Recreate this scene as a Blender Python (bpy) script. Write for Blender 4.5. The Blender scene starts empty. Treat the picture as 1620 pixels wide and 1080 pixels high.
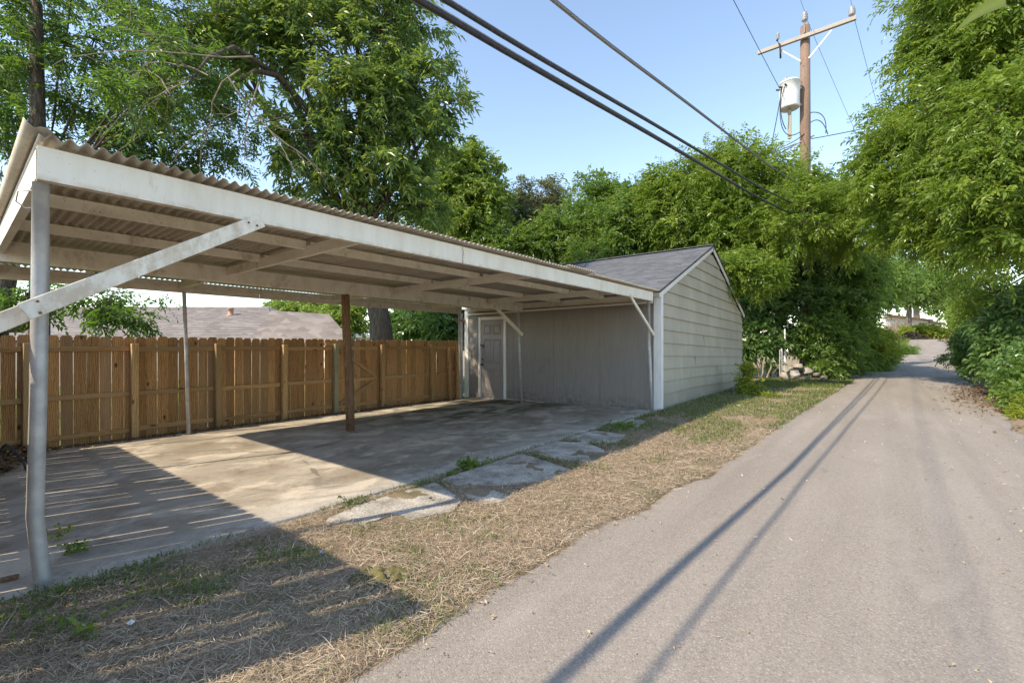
import bpy, bmesh, math, random
import numpy as np
from mathutils import Vector, Matrix, noise as mnoise

random.seed(7)
rng = np.random.default_rng(7)
SC = bpy.context.scene
COL = SC.collection
R = math.radians

# ------------------------------------------------------------------ camera
# world: X runs along the alley away from the camera, Y towards the back fence, Z up
CAM = Vector((0.0, 0.0, 1.30))
FX, FY = 0.779, 0.627              # camera forward in plan
F_PX, CX, HY = 720.0, 810.0, 547.0  # focal length, centre and horizon row in photo pixels
cam = bpy.data.cameras.new('camera')
cam.sensor_width = 36.0
cam.lens = 36.0 * F_PX / 1620.0
cam.shift_y = (HY - 540.0) / 1620.0
cam.clip_start = 0.05
cam.clip_end = 2000
cam_o = bpy.data.objects.new('camera', cam)
COL.objects.link(cam_o)
cam_o.location = CAM
cam_o.rotation_euler = (R(90), 0, -math.atan2(FX, FY))
SC.camera = cam_o

# ------------------------------------------------------------------ light
SUN_TRAVEL = Vector((2.62, -0.95, -2.40)).normalized()
to_sun = -SUN_TRAVEL
el = math.asin(to_sun.z)
az = math.atan2(to_sun.x, to_sun.y)          # clockwise from +Y
world = bpy.data.worlds.new('World')
SC.world = world
world.use_nodes = True
wn = world.node_tree
wn.nodes.clear()
sky = wn.nodes.new('ShaderNodeTexSky')
sky.sky_type = 'NISHITA'
sky.sun_disc = False
sky.sun_elevation = el
sky.sun_rotation = az
sky.altitude = 200
sky.air_density = 1.0
sky.dust_density = 0.25
sky.ozone_density = 2.2
bg = wn.nodes.new('ShaderNodeBackground')
bg.inputs['Strength'].default_value = 0.15
wo = wn.nodes.new('ShaderNodeOutputWorld')
wn.links.new(sky.outputs[0], bg.inputs['Color'])
wn.links.new(bg.outputs[0], wo.inputs['Surface'])
sun = bpy.data.lights.new('sun', 'SUN')
sun.energy = 2.5
sun.angle = R(0.55)
sun.color = (1.0, 0.93, 0.82)
sun_o = bpy.data.objects.new('sun', sun)
COL.objects.link(sun_o)
sun_o.rotation_euler = SUN_TRAVEL.to_track_quat('-Z', 'Y').to_euler()
sun_o.location = (-20, 10, 30)

SC.view_settings.view_transform = 'Standard'
SC.view_settings.look = 'None'
SC.view_settings.exposure = 1.44
SC.view_settings.gamma = 1.0
SC.view_settings.use_white_balance = True
SC.view_settings.white_balance_temperature = 7650
SC.view_settings.white_balance_tint = 10
SC.render.engine = 'CYCLES'
SC.cycles.max_bounces = 8
SC.cycles.diffuse_bounces = 4
SC.cycles.transmission_bounces = 4
SC.cycles.use_denoising = True

# ------------------------------------------------------------------ helpers
def world_at(px, py, d):
    """world point seen at photo pixel px,py at depth d (used to find where things stand)"""
    l = (px - CX) / F_PX * d
    return Vector((FX * d + FY * l, FY * d - FX * l, CAM.z + (HY - py) / F_PX * d))

def ground_at(px, py, z=0.0):
    d = (CAM.z - z) * F_PX / (py - HY)
    p = world_at(px, py, d)
    p.z = z
    return p

def lerp_tab(tab, x):
    return np.interp(x, [a for a, b in tab], [b for a, b in tab])

ROAD_L = [(-60, 2.6), (-20, 1.9), (0, 1.62), (2.8, 1.59), (3.4, 1.46), (4.7, 1.33), (10, 1.2), (16, .95), (25.7, .39), (40, -.8), (57, -2.2), (80, -4.4), (140, -10)]
ROAD_R = [(-60, -.9), (-20, -1.4), (5, -1.5), (9, -1.55), (12, -1.8), (28, -2.7), (59, -5.2), (80, -7.4), (140, -13)]

def hill(x):
    x = np.asarray(x, float)
    u = np.clip(x - 14, 0, 46)
    v = np.clip(x - 60, 0, 40)
    return .0009 * u * u - .0000 * v + .010 * v

def base_z(x, y):
    """height of the bare ground"""
    y = np.asarray(y, float)
    return hill(x) + np.interp(y, [3.3, 3.5, 9.0, 30], [0, -.06, -.17, -.3])

def slab_z(y):
    return .012 - .0225 * (y - 3.45)

MATS = {}
class NT:
    def __init__(self, name):
        m = bpy.data.materials.new(name)
        m.use_nodes = True
        self.m = m
        self.t = m.node_tree
        self.t.nodes.clear()
        self.out = self.n('ShaderNodeOutputMaterial')
        MATS[name] = m
    def n(self, typ, **kw):
        nd = self.t.nodes.new(typ)
        for k, v in kw.items():
            setattr(nd, k, v)
        return nd
    def put(self, sock, v):
        if hasattr(v, 'is_linked') or isinstance(v, bpy.types.NodeSocket):
            self.t.links.new(v, sock)
        else:
            if isinstance(v, (tuple, list)) and len(v) == 3 and sock.type == 'RGBA':
                v = (*v, 1)
            sock.default_value = v
    def coord(self, kind='pos', stretch=(1, 1, 1), rand=False):
        if kind == 'pos':
            v = self.n('ShaderNodeNewGeometry').outputs['Position']
        else:
            v = self.n('ShaderNodeTexCoord').outputs['Object']
        if rand:
            oi = self.n('ShaderNodeObjectInfo').outputs['Random']
            mm = self.n('ShaderNodeMath', operation='MULTIPLY')
            self.put(mm.inputs[0], oi); mm.inputs[1].default_value = 57.0
            ad = self.n('ShaderNodeVectorMath', operation='ADD')
            self.put(ad.inputs[0], v); self.put(ad.inputs[1], mm.outputs[0])
            v = ad.outputs[0]
        if stretch != (1, 1, 1):
            mp = self.n('ShaderNodeVectorMath', operation='MULTIPLY')
            self.put(mp.inputs[0], v); mp.inputs[1].default_value = stretch
            v = mp.outputs[0]
        return v
    def noise(self, vec, scale, detail=5, rough=.55, dist=0.0):
        nd = self.n('ShaderNodeTexNoise')
        self.put(nd.inputs['Vector'], vec)
        nd.inputs['Scale'].default_value = scale
        nd.inputs['Detail'].default_value = detail
        nd.inputs['Roughness'].default_value = rough
        nd.inputs['Distortion'].default_value = dist
        return nd.outputs['Fac']
    def vor(self, vec, scale, feature='F1', out='Distance'):
        nd = self.n('ShaderNodeTexVoronoi', feature=feature)
        self.put(nd.inputs['Vector'], vec)
        nd.inputs['Scale'].default_value = scale
        return nd.outputs[out]
    def ramp(self, fac, stops, interp='LINEAR'):
        nd = self.n('ShaderNodeValToRGB')
        cr = nd.color_ramp
        cr.interpolation = interp
        while len(cr.elements) < len(stops):
            cr.elements.new(0.5)
        for e, (p, c) in zip(cr.elements, stops):
            e.position = p
            if not isinstance(c, (tuple, list)):
                c = (c, c, c)
            e.color = (*c[:3], 1)
        self.put(nd.inputs[0], fac)
        return nd.outputs['Color']
    def mix(self, fac, a, b, mode='MIX'):
        nd = self.n('ShaderNodeMix', data_type='RGBA', blend_type=mode)
        self.put(nd.inputs[0], fac)
        self.put(nd.inputs[6], a)
        self.put(nd.inputs[7], b)
        return nd.outputs[2]
    def math(self, op, a, b=0.0, clamp=False):
        nd = self.n('ShaderNodeMath', operation=op)
        nd.use_clamp = clamp
        self.put(nd.inputs[0], a)
        self.put(nd.inputs[1], b)
        return nd.outputs[0]
    def sep(self, vec):
        nd = self.n('ShaderNodeSeparateXYZ')
        self.put(nd.inputs[0], vec)
        return nd.outputs
    def attr(self, name):
        return self.n('ShaderNodeAttribute', attribute_name=name).outputs['Fac']
    def bump(self, h, strength=.4, dist=.01, normal=None):
        nd = self.n('ShaderNodeBump')
        nd.inputs['Strength'].default_value = strength
        nd.inputs['Distance'].default_value = dist
        self.put(nd.inputs['Height'], h)
        if normal is not None:
            self.put(nd.inputs['Normal'], normal)
        return nd.outputs[0]
    def bsdf(self, color, rough=.8, metal=0.0, spec=.4, normal=None):
        b = self.n('ShaderNodeBsdfPrincipled')
        self.put(b.inputs['Base Color'], color)
        self.put(b.inputs['Roughness'], rough)
        b.inputs['Metallic'].default_value = metal
        b.inputs['Specular IOR Level'].default_value = spec
        if normal is not None:
            self.put(b.inputs['Normal'], normal)
        return b.outputs[0]
    def done(self, shader):
        self.t.links.new(shader, self.out.inputs['Surface'])
        return self.m

def simple(name, c1, c2, scale=6, rough=.7, metal=0, bump=.2, stretch=(1, 1, 1), kind='obj', rand=True, spec=.4, bscale=None, bdist=.004):
    t = NT(name)
    v = t.coord(kind, stretch, rand)
    f = t.noise(v, scale, 6, .6)
    col = t.ramp(f, [(.32, c1), (.68, c2)])
    h = t.noise(v, bscale or scale * 5, 4)
    return t.done(t.bsdf(col, rough, metal, spec, t.bump(h, bump, bdist)))

def leaf_mat(name, stops, trans=.38, rough=.42, tcol=None):
    t = NT(name)
    a = t.attr('rnd')
    col = t.ramp(a, stops)
    b = t.bsdf(col, rough, 0, .45)
    tr = t.n('ShaderNodeBsdfTranslucent')
    tc = t.mix(.55, col, tcol or (.30, .42, .03), 'MIX')
    t.put(tr.inputs['Color'], tc)
    mx = t.n('ShaderNodeMixShader')
    mx.inputs[0].default_value = trans
    t.t.links.new(b, mx.inputs[1]); t.t.links.new(tr.outputs[0], mx.inputs[2])
    return t.done(mx.outputs[0])

def fast_mesh(name, verts, faces, attr=None, smooth=False):
    me = bpy.data.meshes.new(name)
    verts = np.asarray(verts, np.float32).reshape(-1, 3)
    faces = np.asarray(faces, np.int32)
    k = faces.shape[1]
    me.vertices.add(len(verts)); me.vertices.foreach_set('co', verts.ravel())
    me.loops.add(faces.size); me.loops.foreach_set('vertex_index', faces.ravel())
    me.polygons.add(len(faces))
    me.polygons.foreach_set('loop_start', np.arange(0, faces.size, k, dtype=np.int32))
    me.polygons.foreach_set('use_smooth', np.full(len(faces), smooth))
    if attr is not None:
        a = me.attributes.new('rnd', 'FLOAT', 'POINT')
        a.data.foreach_set('value', np.asarray(attr, np.float32).ravel())
    me.update(calc_edges=True)
    return me

def bm_mesh(name, bm, smooth=False):
    bmesh.ops.recalc_face_normals(bm, faces=bm.faces)
    me = bpy.data.meshes.new(name)
    bm.to_mesh(me); bm.free()
    if smooth:
        me.polygons.foreach_set('use_smooth', [True] * len(me.polygons))
    return me

def thing(name, label, cat, loc=(0, 0, 0), group=None):
    o = bpy.data.objects.new(name, None)
    o.empty_display_size = .2
    COL.objects.link(o)
    o.location = loc
    tag(o, label, cat, group)
    return o

def tag(o, label=None, cat=None, group=None, kind=None):
    if label: o['label'] = label
    if cat: o['category'] = cat
    if group: o['group'] = group
    if kind: o['kind'] = kind
    return o

def obj(name, me, mat, parent=None, loc=(0, 0, 0), rot=None, scale=None):
    o = bpy.data.objects.new(name, me)
    COL.objects.link(o)
    if mat is not None and len(me.materials) == 0:
        me.materials.append(MATS[mat])
    o.location = loc
    if rot: o.rotation_euler = rot
    if scale: o.scale = scale
    if parent is not None:
        o.parent = parent
        # every location is a world position; parents are never turned or scaled
        w = Vector(parent.location)
        o.matrix_parent_inverse = Matrix.Translation(-w)
    return o

def add_box(bm, x0, x1, y0, y1, z0, z1, M=None):
    vs = [bm.verts.new(Vector(c)) for c in ((x0, y0, z0), (x1, y0, z0), (x1, y1, z0), (x0, y1, z0), (x0, y0, z1), (x1, y0, z1), (x1, y1, z1), (x0, y1, z1))]
    if M is not None:
        for v in vs: v.co = M @ v.co
    for f in ((3, 2, 1, 0), (4, 5, 6, 7), (0, 1, 5, 4), (1, 2, 6, 5), (2, 3, 7, 6), (3, 0, 4, 7)):
        bm.faces.new([vs[i] for i in f])
    return vs

def box_me(name, x0, x1, y0, y1, z0, z1, bev=0.004):
    bm = bmesh.new()
    add_box(bm, x0, x1, y0, y1, z0, z1)
    if bev:
        bmesh.ops.bevel(bm, geom=list(bm.edges), offset=bev, segments=1, affect='EDGES')
    return bm_mesh(name, bm)

def beam_me(name, a, b, w, h, bev=.003, up=Vector((0, 0, 1))):
    """straight bar between two points, w wide, h high"""
    a, b = Vector(a), Vector(b)
    d = b - a; L = d.length; x = d.normalized()
    y = up.cross(x).normalized(); z = x.cross(y)
    M = Matrix((x, y, z)).transposed().to_4x4(); M.translation = a
    bm = bmesh.new()
    add_box(bm, 0, L, -w / 2, w / 2, -h / 2, h / 2, M)
    if bev: bmesh.ops.bevel(bm, geom=list(bm.edges), offset=bev, segments=1, affect='EDGES')
    return bm_mesh(name, bm)

def tube_arrays(pts, rad, sides=8, cap=True):
    pts = [Vector(p) for p in pts]
    if not hasattr(rad, '__len__'): rad = [rad] * len(pts)
    V = []; Fc = []
    ref = Vector((.13, .29, 1)).normalized()
    for i, p in enumerate(pts):
        d = (pts[min(i + 1, len(pts) - 1)] - pts[max(i - 1, 0)]).normalized()
        u = d.cross(ref)
        if u.length < .08: u = d.cross(Vector((1, 0, 0)))
        u.normalize(); w = d.cross(u)
        for k in range(sides):
            a = 2 * math.pi * k / sides
            V.append(p + (u * math.cos(a) + w * math.sin(a)) * rad[i])
    n = len(pts)
    for i in range(n - 1):
        for k in range(sides):
            k2 = (k + 1) % sides
            Fc.append((i * sides + k, i * sides + k2, (i + 1) * sides + k2, (i + 1) * sides + k))
    if cap and sides % 2 == 0:
        for base in (0, (n - 1) * sides):
            for k in range(1, sides // 2):
                Fc.append((base + k - 1 if k > 1 else base, base + k, base + sides - 1 - k, base + sides - k if k > 1 else base + sides - 1))
    return V, Fc

class Tubes:
    def __init__(self): self.V = []; self.F = []
    def add(self, pts, rad, sides=6, cap=True):
        v, f = tube_arrays(pts, rad, sides, cap)
        o = len(self.V)
        self.V += v; self.F += [tuple(i + o for i in q) for q in f]
    def mesh(self, name, smooth=True):
        return fast_mesh(name, np.array([tuple(v) for v in self.V]), np.array(self.F), smooth=smooth)

def tube_me(name, pts, rad, sides=10, smooth=True):
    t = Tubes(); t.add(pts, rad, sides); return t.mesh(name, smooth)

def lathe_me(name, prof, sides=20, loc=(0, 0, 0), smooth=True):
    bm = bmesh.new(); rings = []
    for r, z in prof:
        rings.append([bm.verts.new((loc[0] + r * math.cos(2 * math.pi * k / sides), loc[1] + r * math.sin(2 * math.pi * k / sides), loc[2] + z)) for k in range(sides)])
    for a, b in zip(rings[:-1], rings[1:]):
        for k in range(sides):
            bm.faces.new((a[k], a[(k + 1) % sides], b[(k + 1) % sides], b[k]))
    bm.faces.new(rings[0][::-1]); bm.faces.new(rings[-1])
    me = bm_mesh(name, bm)
    if smooth:
        me.polygons.foreach_set('use_smooth', [len(p.vertices) == 4 for p in me.polygons])
    return me

def prism_me(name, poly, z0, z1, bev=0.0):
    bm = bmesh.new()
    lo = [bm.verts.new((x, y, z0)) for x, y in poly]; hi = [bm.verts.new((x, y, z1)) for x, y in poly]
    bm.faces.new(lo[::-1]); top = bm.faces.new(hi)
    for i in range(len(poly)):
        j = (i + 1) % len(poly)
        bm.faces.new((lo[i], lo[j], hi[j], hi[i]))
    if bev:
        bmesh.ops.bevel(bm, geom=list(top.edges), offset=bev, segments=2, affect='EDGES')
    return bm_mesh(name, bm)

# ------------------------------------------------------------------ materials
def make_materials():
    # bare soil and thatch of the verge
    t = NT('soil')
    p = t.coord('pos')
    n1 = t.noise(p, 1.3, 6, .6); n2 = t.noise(p, 26, 6, .7); n3 = t.noise(p, 140, 3, .6)
    c = t.ramp(n1, [(.3, (.22, .16, .113)), (.55, (.34, .26, .187)), (.75, (.18, .138, .098))])
    c = t.mix(t.ramp(n2, [(.35, 0.0), (.7, .75)]), c, (.38, .305, .215))
    c = t.mix(t.ramp(t.noise(p, 2.2, 5, .6), [(.50, 0.0), (.64, .55)]), c, (.13, .15, .05))
    c = t.mix(t.ramp(n3, [(.45, 0.0), (.62, .5)]), c, (.10, .075, .045))
    h = t.math('ADD', n3, n2)
    t.done(t.bsdf(c, .95, 0, .15, t.bump(h, .8, .02)))
    t = NT('lawn_green')
    p = t.coord('pos')
    c = t.ramp(t.noise(p, 3, 6, .65), [(.3, (.10, .14, .03)), (.7, (.20, .24, .06))])
    h = t.noise(p, 60, 4, .7)
    t.done(t.bsdf(t.mix(t.ramp(h, [(.3, .6), (.6, 0.0)]), c, (.05, .075, .015)), .95, 0, .15, t.bump(h, .9, .03)))
    # old chip-seal asphalt
    t = NT('asphalt')
    p = t.coord('pos')
    sx = t.sep(p)
    big = t.noise(t.coord('pos', (.25, 1.6, 1)), 1.0, 5, .6)
    c = t.ramp(big, [(.30, (.245, .212, .183)), (.70, (.318, .28, .246))])
    tracks = t.noise(t.coord('pos', (.05, 2.6, 1)), 1.0, 3, .5)
    c = t.mix(t.ramp(tracks, [(.50, 0.0), (.70, .5)]), c, (.198, .172, .149))
    fine = t.noise(p, 55, 5, .75)
    c = t.mix(t.ramp(fine, [(.30, .6), (.5, 0.0)]), c, (.14, .122, .108))
    agg = t.vor(p, 150, 'F1', 'Color')
    ag = t.sep(agg)
    c = t.mix(t.ramp(ag[0], [(.84, 0.0), (.9, .42)]), c, (.44, .39, .345))
    c = t.mix(t.ramp(ag[1], [(.85, 0.0), (.92, .4)]), c, (.13, .113, .1))
    sp = t.noise(t.coord('pos', (.7, 1, 1)), 3.2, 6, .65)
    c = t.mix(t.ramp(sp, [(.66, 0.0), (.74, .45)]), c, (.12, .105, .095))
    oil = t.noise(t.coord('pos', (.8, 1.5, 1)), 1.1, 7, .7, .8)
    c = t.mix(t.ramp(oil, [(.60, 0.0), (.74, .35)]), c, (.19, .163, .14))
    pale = t.noise(t.coord('pos', (.35, 1.1, 1)), 2.3, 6, .6, .5)
    c = t.mix(t.ramp(pale, [(.58, 0.0), (.7, .35)]), c, (.36, .325, .29))
    dist = t.vor(p, 150)
    h = t.math('ADD', t.math('MULTIPLY', dist, -1.0), fine)
    t.done(t.bsdf(c, .9, 0, .2, t.bump(h, .32, .006)))
    # carport slab
    t = NT('slab')
    p = t.coord('pos'); s = t.sep(p)
    pw = t.coord('pos', (.8, 1.0, 1))
    n1 = t.noise(pw, .9, 7, .62, .6); n2 = t.noise(p, 3.1, 7, .65, .8); n3 = t.noise(p, 60, 4, .6)
    c = t.ramp(n1, [(.30, (.235, .20, .155)), (.5, (.37, .325, .262)), (.68, (.50, .45, .38))])
    c = t.mix(t.ramp(n2, [(.50, 0.0), (.66, .6)]), c, (.21, .145, .088))
    c = t.mix(t.ramp(t.noise(pw, 2.0, 7, .6, .4), [(.52, 0.0), (.60, .85)]), c, (.58, .51, .42))
    c = t.mix(t.ramp(t.noise(pw, 1.45, 6, .65, 1.2), [(.53, 0.0), (.64, .7)]), c, (.17, .15, .128))
    # lime bloom along the front edge
    e = t.math('SUBTRACT', t.math('ADD', 4.0, t.math('MULTIPLY', t.math('SUBTRACT', n2, .5), 1.6)), s[1])
    c = t.mix(t.math('MULTIPLY', t.ramp(e, [(.05, 0.0), (.45, .8)]), t.ramp(t.noise(p, 8, 6, .7), [(.38, 0.0), (.62, 1.0)])), c, (.47, .43, .385))
    # moss growing where water drips near the shed wall
    mx = t.math('MULTIPLY', t.ramp(t.math('DIVIDE', s[0], 10), [(.36, 0.0), (.60, 1.0)]), t.ramp(t.math('DIVIDE', s[1], 10), [(.50, 0.0), (.60, 1.0), (.80, .9), (.86, 0.2)]))
    md = t.ramp(t.noise(t.coord('pos', (.6, 1.3, 1)), 1.3, 6, .62, .7), [(.45, 0.0), (.56, .95)])
    c = t.mix(t.math('MULTIPLY', mx, md), c, (.060, .066, .022))
    cr = t.vor(t.coord('pos', (.32, .4, 1)), 1.0, 'DISTANCE_TO_EDGE')
    wob = t.math('ADD', cr, t.math('MULTIPLY', t.math('SUBTRACT', t.noise(p, 4, 5), .5), .05))
    c = t.mix(t.math('MULTIPLY', t.ramp(wob, [(.001, .6), (.004, 0.0)]), t.ramp(t.noise(p, .5, 2), [(.5, 0.0), (.56, 1.0)])), c, (.10, .085, .07))
    c = t.mix(t.ramp(n3, [(.3, .35), (.5, 0.0)]), c, (.12, .10, .08))
    t.done(t.bsdf(c, t.ramp(n2, [(.3, .6), (.7, .9)]), 0, .3, t.bump(t.math('ADD', n3, n2), .35, .006)))
    t = NT('pad')
    p = t.coord('pos')
    c = t.ramp(t.noise(p, 4, 7, .68), [(.32, (.22, .197, .168)), (.5, (.46, .42, .365)), (.68, (.66, .61, .54))])
    pit = t.noise(p, 70, 4, .7)
    c = t.mix(t.ramp(pit, [(.36, .8), (.5, 0.0)]), c, (.15, .135, .115))
    c = t.mix(t.ramp(t.noise(p, 2.1, 5, .6), [(.55, 0.0), (.7, .6)]), c, (.16, .145, .12))
    t.done(t.bsdf(c, .95, 0, .2, t.bump(pit, 1.0, .012)))
    # fence timber
    def timber(name, lo, mid, hi, weather, axis='z', up=.0):
        t = NT(name)
        st = {'z': (9, 9, .7), 'x': (.7, 9, 9)}[axis]
        v = t.coord('obj', st, True)
        v2 = t.coord('obj', {'z': (1.6, 1.6, .55), 'x': (.55, 1.6, 1.6)}[axis], True)
        ring = t.n('ShaderNodeTexWave', wave_type='BANDS', bands_direction='X' if axis == 'z' else 'Z')
        t.put(ring.inputs['Vector'], v2)
        ring.inputs['Scale'].default_value = 9.0
        ring.inputs['Distortion'].default_value = 9.0
        ring.inputs['Detail'].default_value = 3
        ring.inputs['Detail Scale'].default_value = 1.3
        g = t.noise(v, 3.5, 6, .65)
        f = t.math('ADD', t.math('MULTIPLY', ring.outputs['Fac'], .32), t.math('MULTIPLY', g, .68))
        c = t.ramp(f, [(.22, lo), (.5, mid), (.78, hi)])
        oi = t.n('ShaderNodeObjectInfo').outputs['Random']
        c = t.mix(t.ramp(oi, [(0, 0.0), (.6, .06), (1, .6)]), c, weather)
        hs = t.n('ShaderNodeHueSaturation'); t.put(hs.inputs['Color'], c); t.put(hs.inputs['Value'], t.math('ADD', .80, t.math('MULTIPLY', t.math('FRACT', t.math('MULTIPLY', oi, 7.31)), .42))); c = hs.outputs[0]
        k = t.vor(t.coord('obj', {'z': (5, 5, 2.6), 'x': (2.3, 7, 7)}[axis], True), 1.0)
        c = t.mix(t.ramp(k, [(.06, .85), (.13, 0.0)]), c, (.045, .022, .010))
        c = t.mix(t.ramp(t.noise(t.coord('obj', (3, 3, 1.0), True), 2.0, 5, .6), [(.58, 0.0), (.8, .35)]), c, tuple(x * .6 for x in lo))
        t.done(t.bsdf(c, .82, 0, .25, t.bump(f, .5, .003)))
    timber('picket', (.21, .105, .043), (.41, .21, .086), (.56, .325, .148), (.30, .205, .13))
    timber('rail', (.25, .13, .055), (.42, .24, .105), (.56, .36, .18), (.33, .22, .125), 'x')
    timber('post_wood', (.26, .145, .06), (.43, .26, .115), (.56, .37, .18), (.40, .28, .15))
    timber('post_green', (.20, .18, .10), (.30, .28, .18), (.38, .36, .24), (.32, .30, .2))
    timber('old_post', (.10, .052, .026), (.18, .10, .054), (.28, .17, .098), (.16, .10, .06))
    timber('pole_wood', (.10, .064, .044), (.18, .118, .086), (.27, .19, .145), (.2, .14, .11))
    timber('arm_wood', (.18, .16, .145), (.27, .245, .22), (.36, .33, .30), (.3, .27, .25), 'x')
    timber('grey_fence', (.10, .06, .04), (.19, .13, .09), (.28, .21, .15), (.22, .17, .13))
    # painted steel of the carport, streaked with rust and dirt
    t = NT('cream_steel')
    v = t.coord('pos', (3.1, 3.1, .7))
    st = t.noise(v, 2.2, 7, .7)
    c = t.ramp(st, [(.30, (.70, .655, .555)), (.55, (.80, .765, .68)), (.8, (.84, .81, .74))])
    rs = t.noise(t.coord('pos', (2.3, 2.3, .7)), 2.4, 7, .7)
    c = t.mix(t.ramp(rs, [(.60, 0.0), (.73, .6)]), c, (.40, .27, .16))
    fl = t.noise(t.coord('pos'), 75, 3, .6)
    c = t.mix(t.ramp(fl, [(.26, .8), (.31, 0.0)]), c, (.22, .13, .07))
    px_ = t.sep(t.coord('pos'))
    run = t.math('ABSOLUTE', t.math('SUBTRACT', t.math('ADD', px_[0], t.math('MULTIPLY', t.noise(t.coord('pos', (1, 1, 3)), 9, 4), .03)), 3.478))
    c = t.mix(t.math('MULTIPLY', t.ramp(run, [(.004, .75), (.028, 0.0)]), t.ramp(t.noise(t.coord('pos', (30, 1, 6)), 2, 4), [(.4, 0.0), (.6, 1.0)])), c, (.26, .16, .09))
    low_ = t.math('MULTIPLY', t.ramp(t.math('SUBTRACT', px_[2], 2.0), [(.18, 1.0), (.215, 0.0)]), t.ramp(t.noise(t.coord('pos', (5, 1, 3)), 3, 5, .65), [(.42, 0.0), (.62, .6)]))
    c = t.mix(low_, c, (.46, .34, .22))
    t.done(t.bsdf(c, .55, 0, .4, t.bump(st, .12, .003)))
    t = NT('tan_steel')
    v = t.coord('pos', (4, 1.5, 3))
    st = t.noise(v, 2.0, 6, .65)
    c = t.ramp(st, [(.30, (.70, .635, .525)), (.55, (.83, .775, .66)), (.8, (.87, .825, .73))])
    rs = t.noise(t.coord('pos', (1.4, 1.4, 1)), 3.0, 7, .7)
    c = t.mix(t.ramp(rs, [(.56, 0.0), (.70, .65)]), c, (.30, .19, .105))
    fl = t.noise(t.coord('pos'), 60, 3, .6)
    c = t.mix(t.ramp(fl, [(.29, .85), (.34, 0.0)]), c, (.15, .09, .05))
    t.done(t.bsdf(c, .6, 0, .35, t.bump(st, .12, .003)))
    t = NT('roof_sheet')
    v = t.coord('pos', (6, .8, 1))
    st = t.noise(v, 1.6, 6, .65)
    c = t.ramp(st, [(.30, (.37, .325, .26)), (.55, (.49, .44, .365)), (.8, (.57, .52, .44))])
    fl = t.noise(t.coord('pos'), 30, 4, .65)
    c = t.mix(t.ramp(fl, [(.32, .55), (.44, 0.0)]), c, (.17, .12, .08))
    t.done(t.bsdf(c, .62, .25, .4, t.bump(fl, .15, .002)))
    simple('galv', (.33, .335, .34), (.50, .50, .49), 9, .5, .35, .2, kind='pos', rand=False, spec=.5)
    simple('white_trim', (.66, .65, .63), (.80, .79, .77), 4, .6, 0, .15, stretch=(3, 3, .6), kind='pos', rand=False)
    simple('rust', (.16, .075, .035), (.30, .15, .07), 20, .9, 0, .6, kind='pos', rand=False)
    # shed
    t = NT('plywood_wall')
    p = t.coord('pos')
    v = t.coord('pos', (6, 6, .5))
    g = t.noise(v, 3.0, 6, .65, .8)
    c = t.ramp(g, [(.3, (.235, .212, .195)), (.7, (.285, .26, .24))])
    fi = t.noise(t.coord('pos', (30, 30, 2)), 3, 4, .6)
    c = t.mix(t.ramp(fi, [(.35, .25), (.5, 0.0)]), c, (.17, .155, .143))
    d = t.noise(t.coord('pos', (1, .8, .9)), 1.5, 6, .65)
    c = t.mix(t.ramp(d, [(.56, 0.0), (.75, .4)]), c, (.13, .118, .11))
    z = t.sep(p)[2]
    sp = t.math('MULTIPLY', t.ramp(t.math('ADD', z, t.math('MULTIPLY', d, .9)), [(.35, 1.0), (.75, 0.0)]), t.ramp(t.noise(p, 14, 6, .7), [(.42, 0.0), (.62, .8)]))
    c = t.mix(sp, c, (.09, .08, .07))
    t.done(t.bsdf(c, .85, 0, .3, t.bump(fi, .35, .003)))
    t = NT('siding')
    p = t.coord('pos')
    v = t.coord('pos', (1.0, 1, .6))
    g = t.noise(v, 1.5, 6, .62)
    c = t.ramp(g, [(.3, (.39, .355, .285)), (.7, (.51, .47, .385))])
    ve = t.noise(t.coord('pos', (26, 1, 1.2)), 1.6, 4, .6)
    c = t.mix(t.ramp(ve, [(.35, .35), (.55, 0.0)]), c, (.29, .275, .24))
    d = t.noise(t.coord('pos', (.8, 1, 1.2)), 1.3, 6, .7)
    z = t.sep(p)[2]
    sp = t.math('MULTIPLY', t.ramp(t.math('ADD', z, t.math('MULTIPLY', d, .8)), [(.5, .9), (1.35, 0.0)]), t.ramp(d, [(.35, .35), (.62, 1.0)]))
    c = t.mix(sp, c, (.26, .235, .195))
    t.done(t.bsdf(c, .85, 0, .25, t.bump(ve, .25, .003)))
    simple('door_paint', (.24, .215, .205), (.29, .262, .25), 3, .55, 0, .05, kind='pos', rand=False)
    def shingle(name, a, b, c3, w):
        t = NT(name)
        p = t.coord('pos')
        oi = t.n('ShaderNodeObjectInfo').outputs['Random']
        tab = t.sep(t.vor(t.coord('pos', (w[0], w[1], w[2]), True), 1.0, 'F1', 'Color'))[0]
        c = t.ramp(tab, [(.1, a), (.5, b), (.9, c3)])
        g = t.noise(p, 160, 2, .6)
        c = t.mix(t.ramp(g, [(.3, .5), (.5, 0.0)]), c, tuple(x * .4 for x in a))
        g2 = t.noise(p, .9, 5, .6)
        c = t.mix(t.ramp(g2, [(.5, 0.0), (.7, .35)]), c, tuple(x * .7 for x in a))
        t.done(t.bsdf(c, .92, 0, .2, t.bump(g, .5, .004)))
    shingle('shingle_blue', (.095, .102, .118), (.112, .12, .137), (.135, .143, .16), (1.5, 3.3, 1.5))
    shingle('shingle_tan', (.185, .16, .15), (.225, .198, .188), (.27, .24, .23), (3.2, 1.6, 6))
    simple('dark_edge', (.03, .03, .03), (.06, .06, .06), 5, .8)
    simple('dark_metal', (.03, .028, .026), (.07, .065, .06), 20, .4, .7, .1)
    simple('stucco_white', (.72, .70, .66), (.82, .80, .77), 4, .9, 0, .2)
    simple('trim_brown', (.25, .16, .11), (.36, .25, .18), 8, .8)
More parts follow.
